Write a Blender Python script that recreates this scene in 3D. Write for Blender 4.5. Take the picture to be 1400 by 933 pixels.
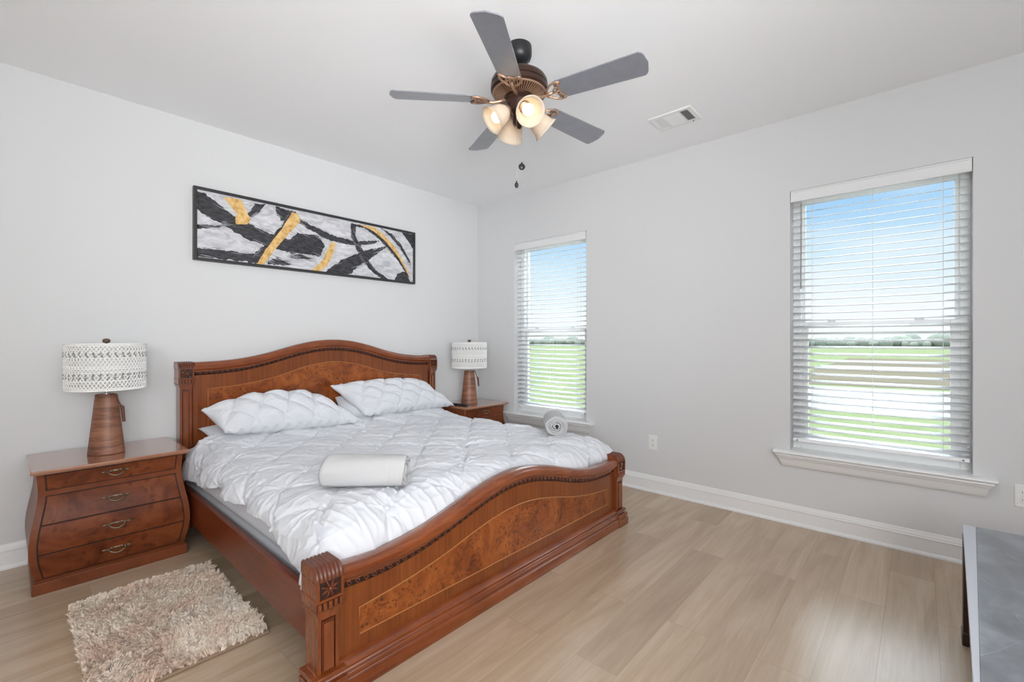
import bpy, bmesh, math, random
import numpy as np
from mathutils import Vector, Matrix, Euler

for o in list(bpy.data.objects):
    bpy.data.objects.remove(o)
SC = bpy.context.scene
COL = SC.collection
random.seed(7)
rng = np.random.default_rng(11)
PI = math.pi

# ------------------------------------------------------------------ camera
cam_d = bpy.data.cameras.new('camera')
cam_d.sensor_width = 36.0
cam_d.lens = 16.0
cam_d.clip_start = 0.05
cam_d.clip_end = 400
cam = bpy.data.objects.new('camera', cam_d)
COL.objects.link(cam)
cam.location = (-3.547, -3.693, 1.235)
cam.rotation_euler = (PI/2, 0, math.atan2(.667, .745) - PI/2)
SC.camera = cam

# ------------------------------------------------------------------ world
w = bpy.data.worlds.new('sky')
SC.world = w
w.use_nodes = True
nt = w.node_tree
for n in list(nt.nodes):
    nt.nodes.remove(n)
tc = nt.nodes.new('ShaderNodeTexCoord')
sep = nt.nodes.new('ShaderNodeSeparateXYZ')
nt.links.new(tc.outputs['Generated'], sep.inputs[0])
mr = nt.nodes.new('ShaderNodeMapRange'); mr.inputs[1].default_value = -1; mr.inputs[2].default_value = 1
rmp = nt.nodes.new('ShaderNodeValToRGB')
e = rmp.color_ramp.elements
e[0].position = 0.0; e[0].color = (1.0, 1.06, 1.14, 1)
e[1].position = 1.0; e[1].color = (6.6, 7.1, 7.7, 1)
for p, c in ((.49, (1.0, 1.04, 1.08, 1)), (.50, (1.0, 1.0, 1.0, 1)), (.53, (.94, .97, 1.0, 1)), (.575, (.68, .85, .98, 1)), (.615, (.42, .67, .95, 1)), (.652, (.36, .61, .93, 1)), (.69, (6.4, 6.9, 7.4, 1))):
    q = rmp.color_ramp.elements.new(p); q.color = c
nt.links.new(sep.outputs['Z'], mr.inputs[0]); nt.links.new(mr.outputs[0], rmp.inputs[0])
mpn = nt.nodes.new('ShaderNodeMapping'); mpn.inputs['Scale'].default_value = (1.5, 1.5, 5)
nt.links.new(tc.outputs['Generated'], mpn.inputs[0])
nz = nt.nodes.new('ShaderNodeTexNoise'); nz.inputs['Scale'].default_value = 2.2; nz.inputs['Detail'].default_value = 5
nt.links.new(mpn.outputs[0], nz.inputs['Vector'])
cr = nt.nodes.new('ShaderNodeValToRGB')
cr.color_ramp.elements[0].position = .48; cr.color_ramp.elements[0].color = (0, 0, 0, 1)
cr.color_ramp.elements[1].position = .75; cr.color_ramp.elements[1].color = (.55, .55, .55, 1)
nt.links.new(nz.outputs[0], cr.inputs[0])
mx = nt.nodes.new('ShaderNodeMixRGB'); mx.inputs[2].default_value = (1.0, 1.0, 1.02, 1)
nt.links.new(cr.outputs[0], mx.inputs[0]); nt.links.new(rmp.outputs[0], mx.inputs[1])
bg = nt.nodes.new('ShaderNodeBackground'); bg.inputs['Strength'].default_value = 1.0
nt.links.new(mx.outputs[0], bg.inputs[0])
wo = nt.nodes.new('ShaderNodeOutputWorld'); nt.links.new(bg.outputs[0], wo.inputs[0])

# ------------------------------------------------------------------ sun, plus unseen fill lamps added to brighten the room
sd = bpy.data.lights.new('sun', 'SUN'); sd.energy = 0.6; sd.angle = math.radians(3); sd.color = (1, .96, .9)
so = bpy.data.objects.new('sun', sd); COL.objects.link(so)
so.rotation_euler = Vector((0, -.75, -.85)).to_track_quat('-Z', 'Y').to_euler()
def area(name, loc, target, sx, sy, power, color=(1, 1, 1)):
    d = bpy.data.lights.new(name, 'AREA'); d.shape = 'RECTANGLE'; d.size = sx; d.size_y = sy; d.energy = power; d.color = color
    o = bpy.data.objects.new(name, d); COL.objects.link(o); o.location = loc
    o.rotation_euler = (Vector(target) - Vector(loc)).to_track_quat('-Z', 'Y').to_euler()
    return o
area('fill_left_rear', (-5.1, -4.75, 1.7), (-.4, -1.5, 2.4), 0.9, 1.4, 46, (.97, .985, 1.0))  # added area lamps behind the camera, standing in for a bounced flash
area('fill_front', (-2.8, -4.9, 1.6), (-1.0, 0, 2.75), 3.6, 1.5, 58, (.97, .985, 1.0))
fc = area('fill_far_corner', (-3.6, -4.8, 1.5), (-1.0, -.3, 2.45), 1.2, 1.0, 20, (.97, .985, 1.0)); fc.data.spread = math.radians(75)
area('fill_up', (-3.4, -4.3, 1.6), (-2.6, -3.3, 2.74), 1.6, 1.0, 5, (.97, .985, 1.0))

vs = SC.view_settings
vs.view_transform = 'Standard'; vs.look = 'None'; vs.gamma = 1.0; vs.use_curve_mapping = False
vs.exposure = 0.11

# ------------------------------------------------------------------ materials
def mat(name, color=(.8, .8, .8), rough=.5, metal=0.0, coat=0.0, spec=None, coatr=.1, sheen=0):
    m = bpy.data.materials.new(name); m.use_nodes = True
    b = m.node_tree.nodes['Principled BSDF']
    b.inputs['Base Color'].default_value = (*color, 1)
    b.inputs['Roughness'].default_value = rough
    b.inputs['Metallic'].default_value = metal
    b.inputs['Coat Weight'].default_value = coat
    b.inputs['Coat Roughness'].default_value = coatr
    if spec is not None: b.inputs['Specular IOR Level'].default_value = spec
    if sheen: b.inputs['Sheen Weight'].default_value = sheen
    return m
def N(m, t): return m.node_tree.nodes.new(t)
def L(m, a, b): m.node_tree.links.new(a, b)
def bsdf(m): return m.node_tree.nodes['Principled BSDF']
def s2l(r, g, b):
    f = lambda c: ((c/255 + .055)/1.055)**2.4 if c > 10 else c/255/12.92
    return (f(r), f(g), f(b))
def coords(m, scale=(1, 1, 1), kind='Object', rot=(0, 0, 0)):
    t = N(m, 'ShaderNodeTexCoord'); p = N(m, 'ShaderNodeMapping')
    p.inputs['Scale'].default_value = scale; p.inputs['Rotation'].default_value = rot
    L(m, t.outputs[kind], p.inputs[0]); return p.outputs[0]
def noise(m, vec, scale, detail=4, rough=.55, dist=0):
    n = N(m, 'ShaderNodeTexNoise'); n.inputs['Scale'].default_value = scale
    n.inputs['Detail'].default_value = detail; n.inputs['Roughness'].default_value = rough
    n.inputs['Distortion'].default_value = dist
    L(m, vec, n.inputs['Vector']); return n.outputs[0]
def ramp(m, fac, stops):
    r = N(m, 'ShaderNodeValToRGB'); els = r.color_ramp.elements
    els[0].position = stops[0][0]; els[0].color = (*stops[0][1], 1)
    els[1].position = stops[-1][0]; els[1].color = (*stops[-1][1], 1)
    for p, c in stops[1:-1]:
        q = els.new(p); q.color = (*c, 1)
    L(m, fac, r.inputs[0]); return r.outputs[0]
def mixc(m, fac, a, b, mode='MIX'):
    x = N(m, 'ShaderNodeMixRGB'); x.blend_type = mode
    for i, v in ((0, fac), (1, a), (2, b)):
        if isinstance(v, (int, float)): x.inputs[i].default_value = v
        elif isinstance(v, tuple): x.inputs[i].default_value = (*v, 1)
        else: L(m, v, x.inputs[i])
    return x.outputs[0]
def bump(m, h, strength=.2, dist=.01):
    b = N(m, 'ShaderNodeBump'); b.inputs['Strength'].default_value = strength; b.inputs['Distance'].default_value = dist
    L(m, h, b.inputs['Height']); L(m, b.outputs[0], bsdf(m).inputs['Normal'])

def wood(name, dark, mid, light, scale=(60, 60, 3), rough=.32, coat=.35, ns=1.0, blotch=.35):
    m = mat(name, mid, rough, coat=coat, coatr=.15)
    v = coords(m, scale)
    g = noise(m, v, ns, 5, .6, .3)
    c = ramp(m, g, [(.3, dark), (.5, mid), (.72, light)])
    v2 = coords(m, (1, 1, 1))
    b = noise(m, v2, 5, 3)
    c = mixc(m, blotch, c, ramp(m, b, [(.3, dark), (.7, light)]), 'MULTIPLY') if 0 else mixc(m, blotch, c, ramp(m, b, [(.35, dark), (.65, light)]))
    L(m, c, bsdf(m).inputs['Base Color'])
    bump(m, g, .015, .002)
    return m
def burl(name, dark, mid, light, scale=14, rough=.3, coat=.4, spot=.55, spotc=None):
    m = mat(name, mid, rough, coat=coat, coatr=.12)
    v = coords(m)
    n1 = noise(m, v, scale*.5, 6, .65, 1.2)
    c = ramp(m, n1, [(.32, dark), (.5, mid), (.68, light)])
    vo = N(m, 'ShaderNodeTexVoronoi'); vo.inputs['Scale'].default_value = scale*3.2
    nn = N(m, 'ShaderNodeTexNoise'); nn.inputs['Scale'].default_value = scale; nn.inputs['Detail'].default_value = 3
    L(m, v, nn.inputs['Vector'])
    md = mixc(m, .09, v, nn.outputs['Color'], 'ADD')
    L(m, md, vo.inputs['Vector'])
    spots = ramp(m, vo.outputs['Distance'], [(.16, (1, 1, 1)), (.46, (0, 0, 0))])
    mask = ramp(m, noise(m, v, scale*.7, 3), [(.40, (0, 0, 0)), (.56, (1, 1, 1))])
    f = mixc(m, 1.0, spots, mask, 'MULTIPLY')
    fm = N(m, 'ShaderNodeMath'); fm.operation = 'MULTIPLY'; L(m, f, fm.inputs[0]); fm.inputs[1].default_value = spot
    c = mixc(m, fm.outputs[0], c, spotc or dark)
    L(m, c, bsdf(m).inputs['Base Color'])
    return m

M = {}
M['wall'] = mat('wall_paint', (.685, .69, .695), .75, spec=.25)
bump(M['wall'], noise(M['wall'], coords(M['wall']), 160, 2), .03, .002)
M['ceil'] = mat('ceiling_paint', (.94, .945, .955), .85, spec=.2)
bump(M['ceil'], noise(M['ceil'], coords(M['ceil']), 90, 3), .05, .003)
M['trim'] = mat('trim_paint', (.84, .84, .84), .35)
M['vinyl'] = mat('white_vinyl', (.93, .935, .94), .35)
M['slat'] = mat('blind_slat', (.95, .955, .96), .4)
_m = M['slat']; _t = N(_m, 'ShaderNodeBsdfTranslucent'); _t.inputs[0].default_value = (.92, .93, .95, 1); _x = N(_m, 'ShaderNodeMixShader'); _x.inputs[0].default_value = .45
L(_m, bsdf(_m).outputs[0], _x.inputs[1]); L(_m, _t.outputs[0], _x.inputs[2]); L(_m, _x.outputs[0], _m.node_tree.nodes['Material Output'].inputs[0])
M['valance'] = mat('valance_white', (.77, .775, .78), .4)
M['cord'] = mat('blind_cord', (.8, .8, .8), .6)
M['wand'] = mat('clear_wand', (.30, .31, .33), .25)
M['dark'] = mat('dark_void', (.03, .03, .032), .8)
# glass: thin pane
g = bpy.data.materials.new('window_glass'); g.use_nodes = True
for n in list(g.node_tree.nodes): g.node_tree.nodes.remove(n)
go = N(g, 'ShaderNodeOutputMaterial'); gt = N(g, 'ShaderNodeBsdfTransparent'); gg = N(g, 'ShaderNodeBsdfGlossy')
gg.inputs['Roughness'].default_value = .02
gt.inputs['Color'].default_value = (.95, .97, .965, 1)
gf = N(g, 'ShaderNodeFresnel'); gf.inputs['IOR'].default_value = 1.12
gm = N(g, 'ShaderNodeMixShader'); L(g, gf.outputs[0], gm.inputs[0]); L(g, gt.outputs[0], gm.inputs[1]); L(g, gg.outputs[0], gm.inputs[2]); L(g, gm.outputs[0], go.inputs[0])
M['glass'] = g

# floor: wide vinyl planks running along X, rows .178 wide
m = mat('plank_floor', s2l(190, 172, 152), .27, spec=.8)
tco = N(m, 'ShaderNodeTexCoord'); mp = N(m, 'ShaderNodeMapping')
mp.inputs['Location'].default_value = (.37, 3.218 - .178*10, 0)
L(m, tco.outputs['Object'], mp.inputs[0])
br = N(m, 'ShaderNodeTexBrick')
br.inputs['Scale'].default_value = 1.0; br.inputs['Brick Width'].default_value = 1.22; br.inputs['Row Height'].default_value = .178
br.inputs['Mortar Size'].default_value = .0012; br.inputs['Mortar Smooth'].default_value = .3; br.inputs['Bias'].default_value = 0
br.offset = .37; br.offset_frequency = 2; br.squash = 1
br.inputs['Color1'].default_value = (0, 0, 0, 1); br.inputs['Color2'].default_value = (1, 1, 1, 1); br.inputs['Mortar'].default_value = (.35, .35, .35, 1)
L(m, mp.outputs[0], br.inputs['Vector'])
mp2 = N(m, 'ShaderNodeMapping'); mp2.inputs['Scale'].default_value = (.75, 7, 1)
L(m, tco.outputs['Object'], mp2.inputs[0])
offs = N(m, 'ShaderNodeVectorMath'); offs.operation = 'MULTIPLY_ADD'
L(m, br.outputs['Color'], offs.inputs[0]); offs.inputs[1].default_value = (37, 19, 5); L(m, mp2.outputs[0], offs.inputs[2])
g1 = noise(m, offs.outputs[0], 1.6, 6, .62, .9)
mp3 = N(m, 'ShaderNodeMapping'); mp3.inputs['Scale'].default_value = (2.2, 110, 1); L(m, tco.outputs['Object'], mp3.inputs[0])
g2 = noise(m, mp3.outputs[0], 1.0, 3, .5)
c = ramp(m, g1, [(.22, s2l(178, 153, 128)), (.42, s2l(198, 173, 146)), (.6, s2l(210, 187, 162)), (.8, s2l(218, 198, 175))])
c = mixc(m, .14, c, ramp(m, g2, [(.3, s2l(170, 142, 116)), (.7, s2l(224, 202, 178))]))
tint = ramp(m, br.outputs['Color'], [(0, (.72, .70, .68)), (.4, (.80, .785, .77)), (1, (.86, .85, .835))])
c = mixc(m, 1.0, c, tint, 'MULTIPLY')
c = mixc(m, br.outputs['Fac'], c, s2l(164, 140, 116))
L(m, c, bsdf(m).inputs['Base Color'])
bump(m, g2, .05, .001)
M['floor'] = m

M['bed'] = wood('bed_wood', s2l(96, 42, 16), s2l(124, 61, 27), s2l(144, 76, 36), (70, 70, 2.5), .24, .5)
M['bedx'] = wood('bed_wood_lengthwise', s2l(96, 42, 16), s2l(124, 61, 27), s2l(144, 76, 36), (2.5, 70, 70), .22, .5)
M['bedpanel'] = wood('bed_ribbon_veneer', s2l(96, 43, 13), s2l(122, 61, 22), s2l(142, 77, 32), (90, 5, 1.2), .3, .12, 1.0, .25)
M['rail'] = wood('bed_rail_wood', s2l(92, 38, 16), s2l(112, 48, 22), s2l(128, 58, 28), (3, 3, 40), .32, .15)
M['carved'] = mat('carved_dark_wood', s2l(96, 46, 24), .36, coat=.2)
M['carveddk'] = mat('carved_recess', s2l(46, 24, 16), .6)
M['burl'] = burl('bed_burl', s2l(104, 46, 16), s2l(140, 72, 27), s2l(164, 92, 40), 16, .3, .12, .9, s2l(60, 20, 6))
M['inlay'] = mat('inlay_line', s2l(172, 114, 60), .35, coat=.3)
M['ns'] = wood('nightstand_wood', s2l(96, 50, 28), s2l(118, 62, 36), s2l(134, 76, 46), (6, 50, 2), .34, .1, 1.0, .35)
M['nstop'] = wood('nightstand_top', s2l(136, 88, 62), s2l(158, 106, 80), s2l(174, 124, 96), (3, 40, 40), .15, 1.0, 1.0, .3)  # lighter than the carcass: reflected wall light put into the wood colour
M['nsburl'] = burl('nightstand_burl', s2l(80, 38, 20), s2l(114, 58, 30), s2l(132, 72, 40), 9, .34, .1, .55, s2l(60, 27, 15))
M['gap'] = mat('drawer_gap', s2l(34, 18, 12), .7)
for _k in ('ns', 'nsburl'): bsdf(M[_k]).inputs['Specular IOR Level'].default_value = .22; bsdf(M[_k]).inputs['Coat Weight'].default_value = .04
M['pull'] = mat('antique_brass', s2l(128, 112, 92), .35, metal=.85)

def fabric(name, col, rough=.85, sc=260, st=.06, sheen=.15):
    m = mat(name, col, rough, spec=.2, sheen=sheen)
    bump(m, noise(m, coords(m), sc, 3), st, .002)
    return m
M['duvet'] = fabric('white_cotton', (.675, .687, .722), sheen=0)
M['sheet'] = fabric('white_sheet', (.66, .68, .73))
M['boxs'] = fabric('grey_box_spring', (.44, .45, .48), .9, 120, .1)
M['towel'] = fabric('terry_towel', (.52, .52, .525), .95, 420, .5, .05)

# lamp
m = mat('lamp_base_wood', s2l(130, 86, 64), .45)
v = coords(m, (1.2, 1.2, 16))
n1 = noise(m, v, 2.0, 4, .6, .6)
c = ramp(m, n1, [(.32, s2l(76, 44, 32)), (.45, s2l(112, 70, 52)), (.56, s2l(146, 98, 74)), (.72, s2l(170, 124, 98))])
v2 = coords(m, (14, 14, 50)); c = mixc(m, .25, c, ramp(m, noise(m, v2, 1.5, 4), [(.3, s2l(104, 64, 46)), (.7, s2l(176, 126, 96))]))
L(m, c, bsdf(m).inputs['Base Color']); M['lampwood'] = m
M['lace'] = mat('macrame_cotton', (.90, .89, .87), .9)
M['lacegap'] = mat('eyelet_shadow_grey', s2l(150, 149, 147), .9)  # grey paints the shadow seen in the gaps of the lace
M['liner'] = mat('shade_liner', (.66, .66, .65), .9)
M['finial'] = mat('dark_wood_finial', s2l(92, 70, 58), .5)
M['strap'] = mat('leather_strap', s2l(96, 58, 42), .6)
M['steel'] = mat('brushed_nickel', s2l(196, 194, 190), .3, metal=.9)

# rug
m = mat('rug_pile', s2l(196, 172, 148), .95, spec=.1, sheen=.3)
v = coords(m); c = ramp(m, noise(m, v, 6, 4), [(.35, s2l(232, 204, 184)), (.5, s2l(240, 222, 203)), (.66, s2l(247, 235, 220))])
L(m, c, bsdf(m).inputs['Base Color']); M['rug'] = m
M['rugback'] = mat('rug_backing', s2l(150, 128, 108), .95)

# painting
M['frame'] = mat('black_frame', s2l(46, 46, 48), .45)
m = mat('canvas_grey', s2l(206, 206, 210), .8)
v = coords(m, (3, 1, 8)); L(m, ramp(m, noise(m, v, 3, 5, .6, 1), [(.35, s2l(180, 180, 186)), (.55, s2l(208, 208, 212)), (.7, s2l(224, 224, 228))]), bsdf(m).inputs['Base Color']); M['canvas'] = m
m = mat('black_paint', s2l(44, 44, 48), .6)
v = coords(m, (5, 1, 16), rot=(0, .5, 0)); L(m, ramp(m, noise(m, v, 4, 5, .7, .5), [(.42, s2l(36, 36, 40)), (.66, s2l(74, 74, 80)), (.8, s2l(120, 120, 126))]), bsdf(m).inputs['Base Color']); M['black'] = m
m = mat('gold_leaf', s2l(224, 184, 116), .45, metal=.15)
v = coords(m); L(m, ramp(m, noise(m, v, 30, 4, .7), [(.35, s2l(196, 150, 86)), (.5, s2l(226, 186, 118)), (.7, s2l(240, 208, 150))]), bsdf(m).inputs['Base Color']); M['gold'] = m

# fan
M['bronze'] = mat('oil_rubbed_bronze', s2l(66, 46, 38), .35, metal=.55)
M['bronzelt'] = mat('brushed_bronze', s2l(172, 140, 116), .35, metal=.6)
M['black_metal'] = mat('black_metal', s2l(40, 40, 42), .4, metal=.3)
m = mat('fan_blade_grey', s2l(120, 122, 130), .3, coat=1.0, coatr=.25)
v = coords(m, (1, 1, 1), 'UV') if 0 else coords(m, (9, 9, 9))
L(m, ramp(m, noise(m, v, 2, 4), [(.3, s2l(117, 119, 128)), (.7, s2l(124, 126, 134))]), bsdf(m).inputs['Base Color']); M['blade'] = m
m = mat('frosted_glass', (.95, .90, .82), .45)
bsdf(m).inputs['Subsurface Weight'].default_value = 0
for n in list(m.node_tree.nodes): m.node_tree.nodes.remove(n)
o_ = N(m, 'ShaderNodeOutputMaterial'); a_ = N(m, 'ShaderNodeBsdfDiffuse'); b_ = N(m, 'ShaderNodeBsdfTranslucent'); x_ = N(m, 'ShaderNodeMixShader')
a_.inputs[0].default_value = (.70, .62, .52, 1); b_.inputs[0].default_value = (.80, .66, .50, 1); x_.inputs[0].default_value = .33
L(m, a_.outputs[0], x_.inputs[1]); L(m, b_.outputs[0], x_.inputs[2]); L(m, x_.outputs[0], o_.inputs[0]); M['shade'] = m
m = mat('lit_bulb', (1, 1, 1), .5); b = bsdf(m)
b.inputs['Emission Color'].default_value = (1, .80, .55, 1); b.inputs['Emission Strength'].default_value = 3.0; M['bulb'] = m
M['plate'] = mat('white_plastic', (.83, .83, .82), .4)
M['slot'] = mat('outlet_slot', (.08, .08, .08), .6)
M['blackplastic'] = mat('black_plastic', s2l(28, 28, 30), .45)
M['button'] = mat('grey_button', s2l(84, 84, 88), .5)

# console top: dark grey stone with pale scratches
m = mat('grey_marble', s2l(96, 100, 106), .3, coat=.3)
v = coords(m)
n1 = noise(m, v, 4.5, 6, .6, .8)
c = ramp(m, n1, [(.3, s2l(92, 94, 98)), (.5, s2l(112, 115, 121)), (.7, s2l(140, 144, 152))])
n2 = N(m, 'ShaderNodeTexNoise'); n2.inputs['Scale'].default_value = 3.0; n2.inputs['Detail'].default_value = 1.5; n2.inputs['Distortion'].default_value = .5
L(m, coords(m, (1, 1.6, 1), rot=(0, 0, .6)), n2.inputs['Vector'])
mm = N(m, 'ShaderNodeMath'); mm.operation = 'SUBTRACT'; L(m, n2.outputs[0], mm.inputs[0]); mm.inputs[1].default_value = .5
ma = N(m, 'ShaderNodeMath'); ma.operation = 'ABSOLUTE'; L(m, mm.outputs[0], ma.inputs[0])
vein = ramp(m, ma.outputs[0], [(0, (.22, .22, .22)), (.005, (0, 0, 0))])
c = mixc(m, vein, c, s2l(196, 202, 210))
L(m, c, bsdf(m).inputs['Base Color']); M['marble'] = m
M['edge'] = mat('edge_sheen_paint', s2l(182, 184, 192), .3, coat=.3)  # pale colour stands in for window light reflected on the slab edge
M['console'] = wood('dark_console_wood', s2l(44, 28, 20), s2l(62, 40, 28), s2l(78, 52, 38), (4, 4, 40), .35, .3)

# outdoors
def ground_mat(name, a, b_, c_, sc, scale=(1, 1, 1)):
    m = mat(name, b_, .95, spec=.05)
    L(m, ramp(m, noise(m, coords(m, scale), sc, 6, .65), [(.3, a), (.5, b_), (.7, c_)]), bsdf(m).inputs['Base Color']); return m
M['lawn'] = ground_mat('lawn_grass', (.082, .105, .045), (.105, .128, .064), (.135, .148, .088), .9)
M['gravel'] = ground_mat('pale_gravel', (.155, .155, .153), (.18, .178, .178), (.195, .195, .195), 1.3)
M['field'] = ground_mat('dry_field', (.065, .054, .036), (.088, .076, .053), (.105, .10, .068), .35, (1, .15, 1))
M['tree'] = ground_mat('far_trees', (.13, .15, .125), (.15, .165, .14), (.175, .185, .165), 1.5)

# ------------------------------------------------------------------ mesh builder
ROOT = {}
class MB:
    def __init__(s): s.v = []; s.f = []; s.m = []
    def add(s, vs_, fs_, mi=0):
        b = len(s.v); s.v += [tuple(map(float, p)) for p in vs_]
        for f in fs_: s.f.append(tuple(b + i for i in f)); s.m.append(mi)
        return s
    def box(s, x0, x1, y0, y1, z0, z1, mi=0, mtx=None):
        p = [(x, y, z) for x in (x0, x1) for y in (y0, y1) for z in (z0, z1)]
        if mtx is not None: p = [mtx @ Vector(q) for q in p]
        return s.add(p, [(0, 1, 3, 2), (4, 6, 7, 5), (0, 4, 5, 1), (2, 3, 7, 6), (0, 2, 6, 4), (1, 5, 7, 3)], mi)
    def tube(s, pts, r, n=8, mi=0, closed=False, caps=True):
        pts = [Vector(p) for p in pts]; k = len(pts); vs_ = []; fs_ = []
        rr = r if isinstance(r, (list, tuple)) else [r]*k
        up = None
        for i, p in enumerate(pts):
            a = pts[(i-1) % k] if (closed or i > 0) else p; b = pts[(i+1) % k] if (closed or i < k-1) else p
            t = (b - a).normalized()
            if up is None:
                up = Vector((0, 0, 1)) if abs(t.z) < .9 else Vector((1, 0, 0))
            x = t.cross(up).normalized(); y = x.cross(t).normalized(); up = y
            for j in range(n):
                an = 2*PI*j/n; vs_.append(p + (x*math.cos(an) + y*math.sin(an))*rr[i])
        for i in range(k if closed else k-1):
            for j in range(n):
                a, b = i*n + j, i*n + (j+1) % n; c_, d = ((i+1) % k)*n + (j+1) % n, ((i+1) % k)*n + j
                fs_.append((a, b, c_, d))
        if caps and not closed:
            fs_.append(tuple(range(n-1, -1, -1))); fs_.append(tuple((k-1)*n + j for j in range(n)))
        return s.add(vs_, fs_, mi)
    def lathe(s, prof, n=32, c=(0, 0, 0), mtx=None, mi=0, caps=False):
        vs_ = []; fs_ = []; k = len(prof)
        for r, z in prof:
            for j in range(n):
                a = 2*PI*j/n; p = Vector((r*math.cos(a), r*math.sin(a), z))
                if mtx is not None: p = mtx @ p
                vs_.append(p + Vector(c))
        for i in range(k-1):
            for j in range(n):
                fs_.append((i*n + j, i*n + (j+1) % n, (i+1)*n + (j+1) % n, (i+1)*n + j))
        if caps:
            fs_.append(tuple(range(n-1, -1, -1))); fs_.append(tuple((k-1)*n + j for j in range(n)))
        return s.add(vs_, fs_, mi)
    def grid(s, fn, nu, nv, mi=0, cu=False):
        vs_ = [fn(i/(nu if cu else nu-1), j/(nv-1)) for j in range(nv) for i in range(nu)]; fs_ = []
        for j in range(nv-1):
            for i in range(nu if cu else nu-1):
                i2 = (i+1) % nu; fs_.append((j*nu + i, j*nu + i2, (j+1)*nu + i2, (j+1)*nu + i))
        return s.add(vs_, fs_, mi)
    def ball(s, c, r, n=8, k=6, mtx=None, mi=0):
        if not isinstance(r, (tuple, list)): r = (r, r, r)
        def fn(u, v):
            a = 2*PI*u; b = PI*(v*.98 + .01) - PI/2
            p = Vector((r[0]*math.cos(a)*math.cos(b), r[1]*math.sin(a)*math.cos(b), r[2]*math.sin(b)))
            if mtx is not None: p = mtx @ p
            return p + Vector(c)
        return s.grid(fn, n, k, mi, True)
    def prism(s, poly, fn0, fn1, mi=0):
        """poly of (a,b); fn0/fn1 turn (a,b) into the two end faces"""
        n = len(poly); vs_ = [fn0(*p) for p in poly] + [fn1(*p) for p in poly]
        fs_ = [tuple(range(n-1, -1, -1)), tuple(range(n, 2*n))] + [(i, (i+1) % n, n + (i+1) % n, n + i) for i in range(n)]
        return s.add(vs_, fs_, mi)
    def build(s, name, mats, parent=None, smooth=False, bevel=0, seg=2, solid=0, weld=False, angle=40):
        me = bpy.data.meshes.new(name)
        org = ROOT.get(parent.name, Vector((0, 0, 0))) if parent else Vector((0, 0, 0))
        me.from_pydata([(p[0]-org[0], p[1]-org[1], p[2]-org[2]) for p in s.v], [], s.f)
        if not isinstance(mats, (list, tuple)): mats = [mats]
        for mm_ in mats: me.materials.append(mm_)
        me.polygons.foreach_set('material_index', s.m)
        bm = bmesh.new(); bm.from_mesh(me)
        if weld: bmesh.ops.remove_doubles(bm, verts=bm.verts, dist=1e-5)
        bmesh.ops.recalc_face_normals(bm, faces=bm.faces)
        bm.to_mesh(me); bm.free()
        o = bpy.data.objects.new(name, me); COL.objects.link(o)
        if parent:
            o.parent = parent; ROOT[o.name] = org
        if bevel:
            b = o.modifiers.new('bevel', 'BEVEL'); b.width = bevel; b.segments = seg; b.limit_method = 'ANGLE'; b.angle_limit = math.radians(35)
        if solid:
            q = o.modifiers.new('solid', 'SOLIDIFY'); q.thickness = solid; q.offset = -1
        if smooth or bevel:
            me.polygons.foreach_set('use_smooth', [True]*len(me.polygons))
            if not (smooth == 'all'):
                try: me.set_sharp_from_angle(angle=math.radians(angle))
                except Exception: pass
        me.update()
        return o

def thing(name, label, cat, loc, group=None, kind=None):
    o = bpy.data.objects.new(name, None); COL.objects.link(o); o.location = loc; o.empty_display_size = .05
    ROOT[o.name] = Vector(loc)
    if label: o['label'] = label; o['category'] = cat
    if group: o['group'] = group
    if kind: o['kind'] = kind
    return o
def tag(o, label, cat, group=None, kind=None):
    o['label'] = label; o['category'] = cat
    if group: o['group'] = group
    if kind: o['kind'] = kind
    return o
def struct(o, label=None, cat=None):
    o['kind'] = 'structure'
    if label: o['label'] = label
    if cat: o['category'] = cat
    return o
def copy_tree(root, loc, rotz=0, label=None):
    r = root.copy(); COL.objects.link(r); r.location = loc; r.rotation_euler = (0, 0, rotz)
    if label: r['label'] = label
    for ch in [o for o in bpy.data.objects if o.parent == root]:
        c_ = ch.copy(); COL.objects.link(c_); c_.parent = r
        for gch in [o for o in bpy.data.objects if o.parent == ch]:
            d = gch.copy(); COL.objects.link(d); d.parent = c_
    return r

# ------------------------------------------------------------------ room shell
H = 2.74
X0, Y0 = -5.4, -5.0
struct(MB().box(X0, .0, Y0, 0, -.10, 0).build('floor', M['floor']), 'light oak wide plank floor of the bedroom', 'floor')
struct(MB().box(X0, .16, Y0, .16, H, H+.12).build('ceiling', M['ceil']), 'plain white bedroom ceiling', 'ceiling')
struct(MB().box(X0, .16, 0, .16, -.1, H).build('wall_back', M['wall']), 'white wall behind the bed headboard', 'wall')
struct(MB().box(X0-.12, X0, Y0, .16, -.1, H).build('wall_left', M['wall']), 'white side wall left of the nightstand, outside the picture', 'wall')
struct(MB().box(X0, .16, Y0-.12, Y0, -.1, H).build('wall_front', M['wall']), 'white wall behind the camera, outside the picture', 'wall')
WIN = [(-1.427, -.552), (-3.912, -3.041)]
Z0, Z1 = .50, 2.247
ww = MB()
ys = [Y0, WIN[1][0], WIN[1][1], WIN[0][0], WIN[0][1], 0]
for i in range(5):
    if i in (1, 3):
        ww.box(0, .18, ys[i], ys[i+1], -.1, Z0-.03); ww.box(0, .18, ys[i], ys[i+1], Z1, H)
    else:
        ww.box(0, .18, ys[i], ys[i+1], -.1, H)
struct(ww.build('wall_right', M['wall']), 'white wall holding the two windows', 'wall')
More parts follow.
